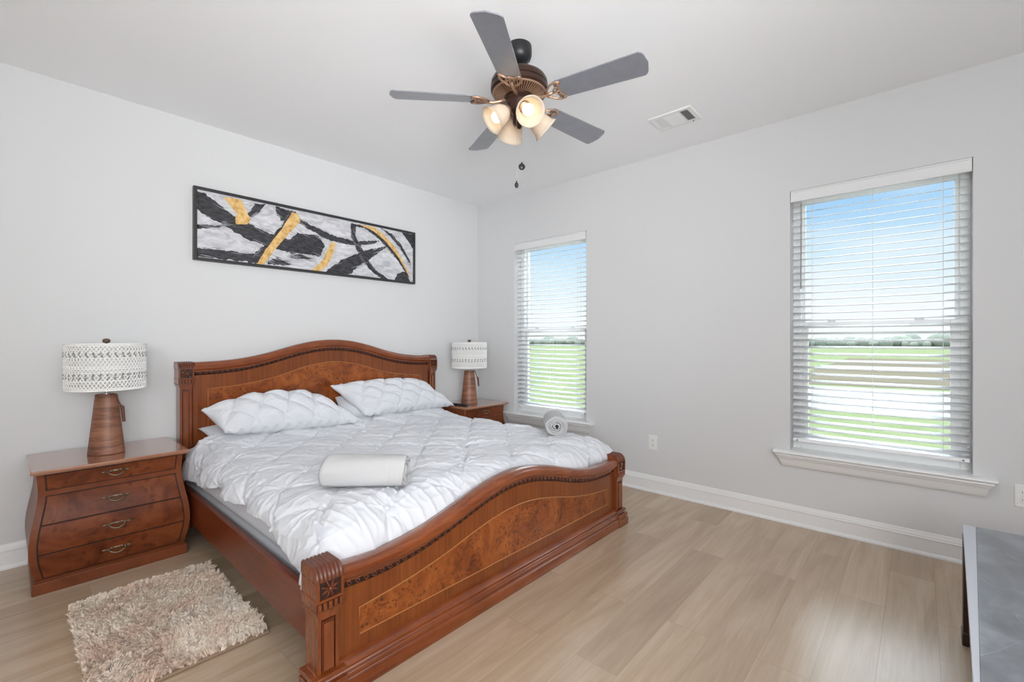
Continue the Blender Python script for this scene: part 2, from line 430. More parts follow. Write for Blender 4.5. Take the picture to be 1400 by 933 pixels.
# baseboards: profile (depth out of wall, height)
BP = [(0, 0), (.024, 0), (.024, .010), (.018, .020), (.0135, .022), (.0135, .092), (.018, .096), (.018, .100), (.012, .104), (.012, .112), (.008, .118), (.0055, .130), (0, .134)]
b = MB().prism(BP, lambda d, z: (-d, Y0, z), lambda d, z: (-d, 0, z))
struct(b.build('baseboard_right', M['trim'], smooth=True, angle=25), 'tall white moulded baseboard under the windows', 'baseboard')
b = MB().prism(BP, lambda d, z: (X0, -d, z), lambda d, z: (0, -d, z))
struct(b.build('baseboard_back', M['trim'], smooth=True, angle=25), 'white moulded baseboard along the headboard wall', 'baseboard')

# ------------------------------------------------------------------ windows and blinds
def window(idx, ya, yb, label):
    t = thing('window_%d' % idx, label, 'window', (0, (ya+yb)/2, Z0), kind='structure')
    f = MB()
    fx0, fx1, fw = .105, .175, .045
    f.box(fx0, fx1, ya, ya+fw, Z0, Z1); f.box(fx0, fx1, yb-fw, yb, Z0, Z1)
    f.box(fx0, fx1, ya+fw, yb-fw, Z1-fw, Z1); f.box(fx0, fx1, ya+fw, yb-fw, Z0, Z0+fw)
    f.build('window_frame', M['vinyl'], t, bevel=.003)
    zm = 1.345
    def sash(nm, x0, x1, z0, z1, sw, rb, rt):
        q = MB(); a, b_ = ya+fw-.004, yb-fw+.004
        q.box(x0, x1, a, a+sw, z0, z1); q.box(x0, x1, b_-sw, b_, z0, z1)
        q.box(x0, x1, a+sw, b_-sw, z0, z0+rb); q.box(x0, x1, a+sw, b_-sw, z1-rt, z1)
        so_ = q.build(nm, M['vinyl'], t, bevel=.003)
        xm = (x0+x1)/2
        MB().box(xm-.002, xm+.002, a+sw-.004, b_-sw+.004, z0+rb-.004, z1-rt+.004).build('glass_pane', M['glass'], so_)
        return so_
    sash('upper_sash', .142, .170, zm-.02, Z1-fw+.004, .026, .034, .03)
    lo = sash('lower_sash', .110, .140, Z0+fw-.004, zm+.018, .045, .05, .04)
    for yy in (ya+.22, yb-.22):
        MB().box(.102, .142, yy-.022, yy+.022, zm+.018, zm+.030).lathe([(.0, 0), (.012, 0), (.012, .012), (0, .012)], 12, (.120, yy, zm+.03)).build('sash_lock', M['vinyl'], lo, bevel=.002)
    # stool and apron
    s_ = MB(); e_ = .088
    prof = [(.085, Z0-.03), (.085, Z0), (-.072, Z0), (-.079, Z0-.004), (-.081, Z0-.010), (-.078, Z0-.016), (-.070, Z0-.020), (-.070, Z0-.024), (-.064, Z0-.028), (.0, Z0-.030)]
    s_.prism([(-.072, 0), (-.08, 0)], lambda a, b_: (a, b_, 0), lambda a, b_: (a, b_, 0)) if 0 else None
    s_.box(0, .105, ya, yb, Z0-.03, Z0)
    prof2 = [(0, Z0), (-.072, Z0), (-.079, Z0-.004), (-.081, Z0-.010), (-.078, Z0-.016), (-.068, Z0-.020), (0, Z0-.022)]
    s_.prism(prof2, lambda d, z: (d, ya-e_, z), lambda d, z: (d, yb+e_, z))
    s_.build('window_sill', M['trim'], t, smooth=True, angle=30)
    ap = MB()
    apf = [(0, Z0-.022), (-.062, Z0-.022), (-.064, Z0-.032), (-.056, Z0-.036), (-.050, Z0-.048), (-.048, Z0-.052), (-.040, Z0-.056), (-.030, Z0-.085), (-.022, Z0-.102), (-.018, Z0-.106), (0, Z0-.108)]
    n = len(apf)
    def endoff(d): return e_ - .012 - (.062 + d)*.75
    ap.add([(d, ya-endoff(d), z) for d, z in apf] + [(d, yb+endoff(d), z) for d, z in apf],
           [tuple(range(n)), tuple(range(2*n-1, n-1, -1))] + [(i, (i+1) % n, n+(i+1) % n, n+i) for i in range(n)])
    ap.build('window_apron', M['trim'], t, smooth=True, angle=25)
    return t
window(1, WIN[0][0], WIN[0][1], 'smaller looking double-hung window beside the bed and far lamp')
window(2, WIN[1][0], WIN[1][1], 'double-hung window on the right with pale gravel and grass outside')

def blind(ya, yb, label, wand_side, top_y):
    BXC = .060
    t = thing('venetian_blind', label, 'window blind', (.035, (ya+yb)/2, Z1), 'white slatted blinds in the windows')
    a, b_ = ya+.006, yb-.006
    q = MB(); q.box(-.006, .004, a-.002, b_+.002, Z1-.080, Z1-.003); q.box(-.010, -.004, a-.002, b_+.002, Z1-.016, Z1-.006); q.box(-.009, -.004, a-.002, b_+.002, Z1-.078, Z1-.066)
    q.build('valance', M['valance'], t, bevel=.002)
    MB().box(.033, .087, a, b_, Z1-.058, Z1-.004).build('head_rail', M['vinyl'], t, bevel=.002)
    sl = MB(); z = Z1-.098; zs = []
    tilt = math.radians(14.0)
    while z > Z0+.075:
        zs.append(z)
        def fn(u, v, z=z):
            d = (u-.5)*.050
            return (BXC + d*math.cos(tilt), a+.004+(b_-a-.008)*v, z + .0025*(1-(2*u-1)**2) + d*math.sin(tilt))
        sl.grid(fn, 6, 2)
        z -= .0455
    sl.build('slats', M['slat'], t, smooth='all', solid=.0028)
    zb = zs[-1]-.036
    MB().box(.033, .087, a+.003, b_-.003, zb-.010, zb+.012).build('bottom_rail', M['vinyl'], t, bevel=.004)
    for k, fr in enumerate((.13, .5, .87)):
        yy = a + (b_-a)*fr; c_ = MB()
        for xx in (.0345, .0855): c_.tube([(xx, yy, Z1-.06), (xx, yy, zb)], .0009, 5)
        for z in zs: c_.tube([(.0345, yy, z-.010), (.0855, yy, z+.002)], .0006, 4)
        c_.build('ladder_cord', M['cord'], t)
    yy = b_-.055 if wand_side > 0 else a+.055
    if wand_side:
        wd = MB(); wd.tube([(.026, yy, Z1-.085), (.026, yy, Z1-.10), (.025, yy, Z1-.11), (.025, yy+.002, Z1-.62)], .0042, 8); wd.tube([(.025, yy+.002, Z1-.62), (.025, yy+.002, Z1-.66)], .0052, 8)
        wd.build('tilt_wand', M['wand'], t, smooth=True)
    for yy in (a+.03, b_-.03):
        pl = MB().lathe([(0, 0), (.006, 0), (.006, .003), (0, .003)], 10, (.033, yy, zb), Euler((0, -PI/2, 0)).to_matrix())
        pl.build('rail_button', M['wand'], t)
    return t
blind(WIN[0][0], WIN[0][1], 'open white slatted blind in the window behind the far bedside lamp', 0, 0)
blind(WIN[1][0], WIN[1][1], 'open white slatted blind with tilt wand in the window right of the bed', 1, 0)

# ------------------------------------------------------------------ outdoors
GZ = -.35
struct(MB().box(.3, 240, -120, 240, GZ-.2, GZ).build('lawn', M['lawn']), 'green grass lawn outside the windows', 'lawn')
dx, dy = 9.209-8.703, -4.058+1.73
def strip(name, xa, xb, z, mt):
    k = (9.209-8.703)/(-4.058+1.73)
    p = []
    for (x, y) in ((xa, -40), (xb, -40), (xb+.8, 1.2), (xa+.3, .4)): p.append((x + k*(y+2.6)*.6, y))
    return MB().prism(p, lambda a, b_: (a, b_, GZ-.05), lambda a, b_: (a, b_, GZ+z)).build(name, mt)
struct(strip('gravel_road', 8.9, 14.9, .02, M['gravel']), 'pale gravel strip beyond the lawn', 'road')
struct(strip('pale_track', 28.5, 31.5, .03, M['gravel']), 'thin pale track crossing the dry field', 'track')
struct(strip('dry_field', 16.2, 48, .012, M['field']), 'tan dry grass field past the gravel', 'field')
tl = MB()
for i in range(440):
    x = random.uniform(140, 170); y = -40 + i*.5 + random.uniform(-.6, .6); r = random.uniform(.8, 1.45)
    if random.random() < .1: r *= 1.5
    nn_ = [random.uniform(.8, 1.2) for _ in range(8)]
    tl.ball((x, y, GZ + r*.8), (r*random.uniform(.9, 1.4), r*random.uniform(.9, 1.5), r*random.uniform(.9, 1.25)), 9, 7)
tag(tl.build('tree_line', M['tree'], smooth='all'), 'distant low green tree line on the horizon outside', 'trees', kind='stuff')

# ------------------------------------------------------------------ bed
def interp(tab, d):
    d = abs(d)
    xs = [p[0] for p in tab]; zs = [p[1] for p in tab]
    # smooth (catmull-like) interpolation through numpy on a fine pre-smoothed table
    return float(np.interp(d, xs, zs))
def smooth_tab(tab, n=200, it=60):
    xs = np.linspace(-tab[-1][0], tab[-1][0], n); zs = np.array([interp(tab, x) for x in xs])
    for _ in range(it):
        zz = zs.copy(); zz[1:-1] = (zs[:-2] + 2*zs[1:-1] + zs[2:])/4; zs = zz
    return lambda x: float(np.interp(x, xs, zs))
BX = -1.735
bed = thing('bed', 'carved brown wooden bed with burl headboard and low curved footboard', 'bed', (BX, -1.15, 0))

def sweep(mb, top, xa, xb, prof, y0, n=64, mi=0):
    """profile points (out, up) swept along the curve z=top(x); out goes to -y"""
    vs_ = []; fs_ = []; k = len(prof)
    for i in range(n):
        x = xa + (xb-xa)*i/(n-1); e_ = .002; sl = (top(x+e_) - top(x-e_))/(2*e_)
        nx, nz_ = -sl, 1.0; ln = math.hypot(nx, nz_); nx /= ln; nz_ /= ln
        if i in (0, n-1): nx, nz_ = 0, 1
        for (o_, u_) in prof: vs_.append((x + nx*u_, y0 - o_, top(x) + nz_*u_))
    for i in range(n-1):
        for j in range(k): fs_.append((i*k + j, i*k + (j+1) % k, (i+1)*k + (j+1) % k, (i+1)*k + j))
    fs_.append(tuple(range(k))); fs_.append(tuple((n-1)*k + j for j in reversed(range(k))))
    mb.add(vs_, fs_, mi)

def board(name, xc, half, yf, top, inl_top, inl_bot, inl_half, zb, crest_h, fr_off, base, post_top, pw, lab):
    """yf: front face plane of the flat panel"""
    th = .045
    p = MB(); n = 64; vs_ = []; fs_ = []
    for i in range(n):
        x = -half + 2*half*i/(n-1); zt = top(x)-.012
        vs_ += [(xc+x, yf, zb), (xc+x, yf, zt), (xc+x, yf+th, zt), (xc+x, yf+th, zb)]
    for i in range(n-1):
        for j in range(4): fs_.append((i*4+j, i*4+(j+1) % 4, (i+1)*4+(j+1) % 4, (i+1)*4+j))
    p.add(vs_, fs_)
    hb = p.build(name, M['bedpanel'], bed, smooth=True)
    # crest rail
    cr_ = MB()
    c = crest_h
    prof = [(-.055, -.020), (-.058, -.006), (-.045, .006), (-.02, .010), (.01, .010), (.026, .004), (.033, -.008), (.033, -c*.55), (.028, -c*.72), (.018, -c*.80), (.018, -c*.95), (.0, -c), (-.047, -c)]
    sweep(cr_, lambda x: top(x-xc), xc-half+.002, xc+half-.002, prof, yf, 80)
    cr_.build('crest_rail', M['bedx'], hb, smooth=True, angle=50)
    # carved frieze
    fz = MB()
    ft = lambda x: top(x-xc) - fr_off
    sweep(fz, ft, xc-half+.005, xc+half-.005, [(0, .017), (.004, .017), (.004, -.017), (0, -.017)], yf, 80, 1)
    cnt = int(2*half/.034)
    for i in range(cnt):
        x = xc - half + .02 + (2*half-.04)*(i+.5)/cnt; z = ft(x); sl = (ft(x+.01)-ft(x-.01))/.02; an = math.atan(sl)
        R_ = Euler((0, -an, 0)).to_matrix(); up = R_ @ Vector((0, 0, 1)); rt = R_ @ Vector((1, 0, 0)); c0 = Vector((x, yf-.006, z))
        fz.ball(c0 + up*.004 - rt*.006, (.0045, .006, .012), 7, 5, Euler((0, -an+.5, 0)).to_matrix())
        fz.ball(c0 - up*.002 + rt*.005, (.004, .005, .010), 7, 5, Euler((0, -an-.45, 0)).to_matrix())
        fz.ball(c0 - up*.010, (.008, .004, .0032), 7, 5, R_)
        fz.ball(c0 + up*.013 + rt*.009, (.004, .004, .003), 6, 5)
    fz.build('carved_frieze', [M['carved'], M['carveddk']], hb, smooth='all')
    # burl veneer and inlay
    bv = MB(); vs_ = []; fs_ = []
    for i in range(n):
        x = -inl_half + 2*inl_half*i/(n-1)
        for j in range(9): vs_.append((xc+x, yf-.0012, inl_bot + (inl_top(x)-inl_bot)*j/8))
    for i in range(n-1):
        for j in range(8): fs_.append((i*9+j, i*9+j+1, (i+1)*9+j+1, (i+1)*9+j))
    bv.add(vs_, fs_)
    bv.build('burl_panel', M['burl'], hb)
    il = MB()
    pts = [(xc-inl_half, yf-.0015, inl_bot)] + [(xc-inl_half+2*inl_half*i/40, yf-.0015, inl_top(-inl_half+2*inl_half*i/40)) for i in range(41)] + [(xc+inl_half, yf-.0015, inl_bot)]
    il.tube(pts, .0026, 6, closed=True)
    ob = il.build('inlay_line', M['inlay'], hb); ob['label'] = 'thin pale inlay line'
    # base moulding
    if base:
        bm_ = MB()
        pr = [(-.05, .0), (.050, .0), (.050, .045), (.046, .052), (.040, .056), (.044, .062), (.042, .074), (.030, .080), (.028, .086), (.032, .092), (.026, .100), (.010, .106), (0, .112), (-.05, .112)]
        bm_.prism(pr, lambda o_, z: (xc-half-pw+.004, yf-o_, z), lambda o_, z: (xc+half+pw-.004, yf-o_, z))
        # returned ends (bun blocks)
        for sx in (-1, 1):
            xe = xc + sx*(half+pw*.5)
            for (z0, z1, g_) in ((0, .048, .056), (.055, .078, .050), (.088, .104, .038)):
                bm_.box(xe-pw*.5-.012, xe+pw*.5+.012, yf-g_, yf+.075, z0, z1)
        bm_.build('base_moulding', M['bedx'], hb, smooth=True, bevel=.004)
    # posts
    for sx in (-1, 1):
        px = xc + sx*(half + pw/2)
        q = MB(); hw = pw/2
        yb_ = yf + .075; fo = .022
        z0 = .105 if base else 0.0
        zc = post_top - .155
        # shaft with raised field
        q.box(px-hw+.010, px+hw-.010, yf-fo+.012, yb_-.006, z0, zc, 0)
        q.box(px-hw+.010, px-hw+.022, yf-fo, yf-fo+.014, z0, zc-.004, 0); q.box(px+hw-.022, px+hw-.010, yf-fo, yf-fo+.014, z0, zc-.004, 0)
        q.box(px-hw+.0095, px+hw-.0095, yf-fo-.001, yf-fo+.014, zc-.022, zc-.002, 0)
        q.box(px-hw+.030, px+hw-.030, yf-fo-.004, yf-fo+.014, z0+.012, zc-.036, 0)
        q.box(px-hw+.026, px+hw-.026, yf-fo+.004, yf-fo+.014, z0+.008, zc-.030, 1)
        # neck mouldings
        q.box(px-hw+.004, px+hw-.004, yf-fo-.006, yb_, zc-.004, zc+.010, 0)
        q.box(px-hw, px+hw, yf-fo-.010, yb_+.004, zc+.010, zc+.016, 1)
        # dentils
        q.box(px-hw, px+hw, yf-fo-.009, yb_+.004, zc+.016, zc+.044, 0); q.box(px-hw+.002, px+hw-.002, yf-fo-.0105, yf-fo-.008, zc+.017, zc+.043, 2)
        for i in range(5):
            xx = px - hw + (i+.5)*pw/5
            q.box(xx-.0055, xx+.0055, yf-fo-.018, yf-fo-.008, zc+.018, zc+.042, 0)
        q.box(px-hw-.002, px+hw+.002, yf-fo-.016, yb_+.006, zc+.044, zc+.052, 0)
        # carved square
        q.box(px-hw, px+hw, yf-fo-.009, yb_+.004, zc+.052, zc+.112, 0); q.box(px-hw+.006, px+hw-.006, yf-fo-.0105, yf-fo-.008, zc+.053, zc+.112, 2)
        q.box(px-hw, px-hw+.009, yf-fo-.017, yf-fo-.008, zc+.052, zc+.112, 0); q.box(px+hw-.009, px+hw, yf-fo-.017, yf-fo-.008, zc+.052, zc+.112, 0)
        for i in range(8):
            an = 2*PI*i/8 + PI/8
            q.ball((px + .016*math.cos(an), yf-fo-.012, zc+.082 + .015*math.sin(an)), (.016, .006, .0045), 8, 6, Euler((0, -an, 0)).to_matrix(), 1)
        q.ball((px, yf-fo-.014, zc+.082), (.007, .007, .007), 8, 6, None, 1)
        # reeded cap rolling over the top
        def cap(u, v):
            a = v
            ridge = abs(math.sin(PI*7*u))
            if u in (0, 1): ridge = 0
            R1 = .042
            y_f, y_b, zt = yf-fo-.014, yb_+.006, post_top
            # path: front up -> rounded top front -> flat back -> down back
            L1 = (zt-R1) - (zc+.112)
            segs = [L1, R1*PI/2, (y_b-y_f-R1), .04]
            tot = sum(segs); s_ = a*tot
            if s_ <= L1: y, z, ny, nz_ = y_f, zc+.112+s_, -1, 0
            elif s_ <= L1+segs[1]:
                th_ = (s_-L1)/R1; y, z = y_f+R1-R1*math.cos(th_), zt-R1+R1*math.sin(th_); ny, nz_ = -math.cos(th_), math.sin(th_)
            elif s_ <= L1+segs[1]+segs[2]: y, z, ny, nz_ = y_f+R1+(s_-L1-segs[1]), zt, 0, 1
            else: y, z, ny, nz_ = y_b, zt-(s_-L1-segs[1]-segs[2]), 1, 0
            d = .004*ridge
            return (px - hw - .001 + (pw+.002)*u, y+ny*d, z+nz_*d)
        q.grid(cap, 64, 40, 1)
        zt = post_top
        q.prism([(yf-fo-.013, zc+.11), (yf-fo-.013, zt-.042), (yf-fo-.002, zt-.014), (yf-fo+.026, zt-.001), (yb_+.004, zt-.001), (yb_+.004, zc+.11)],
                lambda y, z: (px-hw, y, z), lambda y, z: (px+hw, y, z), 0)
        q.build('post', [M['bed'], M['carved'], M['carveddk']], hb, smooth=True, angle=35)
    return hb

FX = -1.795
ftop = smooth_tab([(0, .578), (.15, .564), (.3, .528), (.45, .484), (.6, .447), (.73, .430), (.86, .424), (.96, .434)])
finl = smooth_tab([(0, .404), (.15, .392), (.3, .362), (.47, .318), (.62, .29), (.75, .274), (.885, .262)])
htop = smooth_tab([(0, 1.240), (.15, 1.230), (.3, 1.197), (.5, 1.138), (.61, 1.113), (.72, 1.096), (.81, 1.088), (.97, 1.084)])
hinl = smooth_tab([(0, 1.073), (.23, 1.036), (.44, .966), (.53, .946), (.66, .928), (.74, .916), (.885, .911)])
board('headboard', BX, .972, -.088, htop, hinl, .40, .885, .10, .058, .062, False, 1.094, .086, '')
board('footboard', FX, .965, -2.168, ftop, finl, .165, .885, .10, .050, .058, True, .468, .095, '')
for sx in (-1, 1):
    r = MB()
    xa, xb = (BX-1.065, FX-1.02) if sx < 0 else (BX+1.035, FX+1.045)
    for (z0, z1, o_) in ((.145, .325, 0),):
        t0 = -.05; t1 = -2.10
        vs_ = []
        for (x, y) in ((xa if sx < 0 else BX+1.035, t0), (xa+.03 if sx < 0 else BX+1.065, t0), ((xb if sx < 0 else FX+1.0)+.03, t1), (xb if sx < 0 else FX+1.0, t1)):
            vs_.append((x, y))
        r.prism(vs_, lambda a, b_: (a, b_, z0), lambda a, b_: (a, b_, z1))
    r.build('side_rail', M['rail'], bed, bevel=.004)

# box spring, mattress
def rbox(x0, x1, y0, y1, z0, z1):
    return MB().box(x0, x1, y0, y1, z0, z1)
tag(rbox(-2.755, -.765, -2.085, -.12, .20, .330).build('box_spring', M['boxs'], bevel=.02, seg=3), 'grey upholstered box spring between the bed rails', 'box spring')
mt = tag(rbox(-2.762, -.755, -2.075, -.11, .331, .535).build('mattress', M['sheet'], bevel=.045, seg=5), 'white sheeted mattress under the duvet', 'mattress')

# ---- cloth helpers
def vnoise(x, y, f, seed):
    r = np.random.default_rng(seed); g_ = r.random((64, 64))
    X = (x*f) % 64; Y = (y*f) % 64
    i = np.floor(X).astype(int); j = np.floor(Y).astype(int); a = X-i; b_ = Y-j
    a = a*a*(3-2*a); b_ = b_*b_*(3-2*b_); i2 = (i+1) % 64; j2 = (j+1) % 64; i %= 64; j %= 64
    return (g_[i, j]*(1-a)+g_[i2, j]*a)*(1-b_) + (g_[i, j2]*(1-a)+g_[i2, j2]*a)*b_
def pinch(X, Y, pts, h, amp=1.0, reach=.11, seed=3):
    r = random.Random(seed)
    for (px, py) in pts:
        dx_, dy_ = X-px, Y-py
        R_ = np.hypot(dx_, dy_); msk = R_ < reach*3.2
        if not msk.any(): continue
        th = np.arctan2(dy_[msk], dx_[msk]); rr = R_[msk]
        rid = np.zeros_like(rr); k = r.randint(8, 11); ph = r.uniform(0, 6.28)
        for i in range(k):
            t0 = ph + 2*PI*i/k + r.uniform(-.22, .22); wd = r.uniform(.05, .11); am = r.uniform(.45, 1.0); ln = reach*r.uniform(.6, 1.35)
            cv = r.uniform(-1.4, 1.4)
            d = np.angle(np.exp(1j*(th - t0 - cv*rr)))
            rid += am*np.exp(-(d/wd)**2)*np.exp(-(rr/ln)**1.6)
        h[msk] += amp*(.0135*rid*(rr/.018)/(1+rr/.018) - .009*np.exp(-(rr/.05)**2) + .013*np.exp(-(rr/.012)**2))
    return h
def lattice(cond):
    pts = []; r = random.Random(5)
    for mI in range(-12, 13):
        for nI in range(-14, 15):
            u = -.42 + .38*mI; v = -1.955 - .37*nI
            x, y = (u+v)/2, (v-u)/2
            if cond(x, y): pts.append((x + r.uniform(-.025, .025), y + r.uniform(-.025, .025)))
    return pts

# ---- duvet
NU, NV = 430, 400
U = np.linspace(0, 1, NU)[None, :]; V = np.linspace(0, 1, NV)[:, None]
la = .25; ra = .22                                   # side arcs in u
xl, xr, Rx = -2.80, -.690, .20
yh, yfoot = -.255, -2.118
lf, rf = .14, .12
ylen = yh - yfoot
yv = yh - V*ylen
uu = np.broadcast_to(U, (NV, NU)); vv = np.broadcast_to(V, (NV, NU))
hemL = np.interp(-yv, [.2, .30, .55, .75, .95, 1.1, 1.35, 1.6, 1.75, 1.9, 2.05, 2.2], [.385, .385, .405, .425, .46, .448, .455, .452, .425, .385, .345, .325])
hemL = hemL + .010*(vnoise(yv*1.0, yv*0, 22, 5)-.5)
xlv = xl - .012*np.exp(-((yv+.30)/.12)**2) + .022*(vnoise(yv, yv*0, 9, 8)-.5) - .025*np.exp(-((yv+2.1)/.12)**2)
top = .568
top = top + .075*np.clip((yv+.62)/.34, 0, 1)**1.5
aL = np.clip(uu/lf, 0, 1)*PI/2; aR = np.clip((1-uu)/rf, 0, 1)*PI/2
xm0, xm1 = xlv+Rx, xr-Rx
flat = np.clip((uu-lf)/(1-lf-rf), 0, 1)
X = np.where(uu < lf, xlv + Rx*(1-np.cos(aL)), np.where(uu > 1-rf, xr - Rx*(1-np.cos(aR)), xm0 + (xm1-xm0)*flat))
Z = np.where(uu < lf, hemL + (top-hemL)*np.sin(aL), np.where(uu > 1-rf, .40 + (top-.40)*np.sin(aR), top))
# foot: tucks down behind the footboard
Rf = .20
tf = np.clip((yv - yfoot)/Rf, 0, 1)
drop = (1-np.sqrt(np.clip(1-(1-tf)**2, 0, 1)))
cornr = np.exp(-((X-xl)/.35)**2)
Z = Z - drop*(Z - np.minimum(Z, .43 - .02*cornr))*1.0
Y = np.broadcast_to(yv, (NV, NU)).copy()
# gentle puff of the head end edge
Z = Z - .03*np.exp(-((Y-yh)/.03)**2)
# arc length coords for pattern
S = X + np.where(uu < lf, -(hemL+.0 - Z)*0 - (top - Z)*.6, 0)
h = np.zeros((NV, NU))
pts = lattice(lambda x, y: -3.1 < x < -.45 and -2.35 < y < -.2)
a_ = (S - Y + .42)/.38; b__ = (S + Y + 1.955)/.37
warp = .10*(vnoise(S+9, Y+9, 4, 21)-.5)
puff = (np.abs(np.sin(PI*(a_+warp)))*np.abs(np.sin(PI*(b__+warp))))**.6
h += .008*puff
# seam folds running between the pinches
def seam(q): return np.abs(q - np.round(q))
h -= .006*np.exp(-(seam(a_+warp*.5)/.05)**2)*(.4+vnoise(S, Y, 5, 4)) + .006*np.exp(-(seam(b__+warp*.5)/.05)**2)*(.4+vnoise(S, Y, 5, 14))
h = pinch(S, Y, pts, h, 1.0, .125)
# long drag wrinkles, lying across the view of the middle of the bed
tdep = S*.745 + Y*.667; sal = S*.667 - Y*.745
ph = 5.0*vnoise(sal, tdep, 2.2, 31) + 1.5*vnoise(sal, tdep*1.0, 6, 32)
wr = 1-np.abs(np.sin(PI*tdep/.105 + ph)); wr2 = 1-np.abs(np.sin(PI*tdep/.058 + 2.1*ph))
mk = np.clip(vnoise(S, Y, 2.1, 33)*1.7-.35, 0, 1)*np.exp(-((S+1.35)/.75)**2)
h += .014*mk*wr**2 + .008*mk*wr2**2
# steep gathers near the foot end
wr3 = 1-np.abs(np.sin(PI*(S*.95+Y*.25)/.062 + 3*vnoise(S, Y, 4, 41)))
mf = np.clip(1-np.abs(Y+1.98)/.24, 0, 1)*np.clip(vnoise(S, Y, 2.5, 42)*1.6-.2, 0, 1)
h += .010*mf*wr3**2
h += .010*(vnoise(S, Y, 5, 51)-.5) + .004*(vnoise(S, Y, 15, 52)-.5) + .0045*(1-np.abs(2*vnoise(S+.02*vnoise(S, Y, 20, 57), Y, 24, 53)-1))**2 + .0016*(vnoise(S, Y, 60, 54)-.5)
# vertical folds on the hanging side
sd_ = np.clip(1-uu/lf, 0, 1)
h += sd_*.007*np.sin(Y*2*PI/.31 + 6*vnoise(Y, Y*0+.3, 3, 61))
P = np.stack([X, Y, Z], -1)
du = np.gradient(P, axis=1); dv = np.gradient(P, axis=0)
nrm = np.cross(dv, du); nrm /= (np.linalg.norm(nrm, axis=-1, keepdims=True) + 1e-9)
nrm *= np.sign(nrm[..., 2:3] + 1e-6)
P = P + nrm*h[..., None]
me = bpy.data.meshes.new('duvet')
idx = np.arange(NV*NU).reshape(NV, NU)
fs = np.stack([idx[:-1, :-1], idx[:-1, 1:], idx[1:, 1:], idx[1:, :-1]], -1).reshape(-1, 4)
DUV = P.copy()
me.from_pydata(P.reshape(-1, 3).tolist(), [], fs.tolist())
me.materials.append(M['duvet'])
me.polygons.foreach_set('use_smooth', [True]*len(me.polygons)); me.update()
dv_o = bpy.data.objects.new('duvet', me); COL.objects.link(dv_o)
md_ = dv_o.modifiers.new('solid', 'SOLIDIFY'); md_.thickness = .014; md_.offset = -1
bmx = bmesh.new(); bmx.from_mesh(me)
if sum(f.normal.z for f in bmx.faces) < 0:
    bmesh.ops.reverse_faces(bmx, faces=bmx.faces)
bmx.to_mesh(me); bmx.free()
tag(dv_o, 'crumpled white pinch-pleated duvet spread over the bed', 'duvet')

# ---- pillows
def pillow(name, label, BL, BR, TR, TL, arch, thick, pat, group=None, seed=1, mt_='duvet', pinchamp=1.0):
    n, k = (150, 100) if pat else (60, 40)
    u = np.linspace(-1, 1, n)[None, :]; v = np.linspace(-1, 1, k)[:, None]
    u2, v2 = np.broadcast_to(u, (k, n)), np.broadcast_to(v, (k, n))
    c4 = [np.array(p, float) for p in (BL, BR, TR, TL)]
    W_ = np.linalg.norm(c4[1]-c4[0]); H_ = np.linalg.norm(c4[3]-c4[0])
    nx_ = np.cross(c4[1]-c4[0], c4[3]-c4[0]); nx_ /= np.linalg.norm(nx_)
    out = []
    # pull the edges in between the corners
    ui = u2*(1-.035*(1-v2**2)*np.abs(u2)**4); vi = v2*(1-.05*(1-u2**2)*np.abs(v2)**4)
    fu, fv = (ui+1)/2, (vi+1)/2
    base = ((1-fu)*(1-fv))[..., None]*c4[0] + (fu*(1-fv))[..., None]*c4[1] + (fu*fv)[..., None]*c4[2] + ((1-fu)*fv)[..., None]*c4[3]
    base[..., 2] += arch*(1-u2**2)*fv
    env = ((1-np.abs(u2)**2.6)*(1-np.abs(v2)**2.6))**.55
    SX, SY = u2*W_/2, v2*H_/2
    mb = MB()
    for side in (1, -1):
        h_ = thick/2*env
        if pat:
            d = np.zeros((k, n))
            pl = []
            s_ = .185
            for i in range(-5, 6):
                for j in range(-5, 6):
                    px, py = (i+j)*s_/2*1.05 + .03, (i-j)*s_/2*.95 + .01
                    if abs(px) < W_/2 and abs(py) < H_/2: pl.append((px + random.uniform(-.01, .01), py + random.uniform(-.01, .01)))
            aa = ((SX-.03)/1.05 + (SY-.01)/.95)/s_; bb = ((SX-.03)/1.05 - (SY-.01)/.95)/s_
            pf = (np.abs(np.sin(PI*aa))*np.abs(np.sin(PI*bb)))**.55
            d += .026*pf
            d -= .004*np.exp(-((aa-np.round(aa))/.07)**2) + .004*np.exp(-((bb-np.round(bb))/.07)**2)
            d = pinch(SX, SY, pl, d, 1.0, .07, seed)
            d += .006*(vnoise(SX+seed, SY+seed, 14, seed)-.5)
            h_ = h_ + d*np.clip(env*1.4, 0, 1)
        else:
            h_ = h_ + .012*(vnoise(SX+seed, SY+seed, 9, seed)-.5)*env
        Pp = base + side*h_[..., None]*nx_
        # rippled seam edge
        rip = .006*np.sin(u2*40+seed)*(np.abs(v2) > .97) * (1 if pat else .3)
        Pp[..., 2] += rip
        ii = np.arange(k*n).reshape(k, n)
        ff = np.stack([ii[:-1, :-1], ii[:-1, 1:], ii[1:, 1:], ii[1:, :-1]], -1).reshape(-1, 4)
        mb.add(Pp.reshape(-1, 3).tolist(), ff.tolist())
    o = mb.build(name, M[mt_], smooth='all', weld=True)
    return tag(o, label, 'pillow', group)
pillow('pillow', 'plain white pillow lying flat under the left pleated sham', (-2.66, -.40, .585), (-1.98, -.40, .59), (-1.98, -.13, .67), (-2.69, -.13, .655), .0, .10, False, None, 3, 'sheet')
pillow('pillow', 'plain white pillow mostly hidden behind the right pleated sham', (-1.80, -.33, .625), (-1.0, -.31, .625), (-1.0, -.125, .79), (-1.74, -.125, .775), .0, .13, False, None, 5, 'sheet')
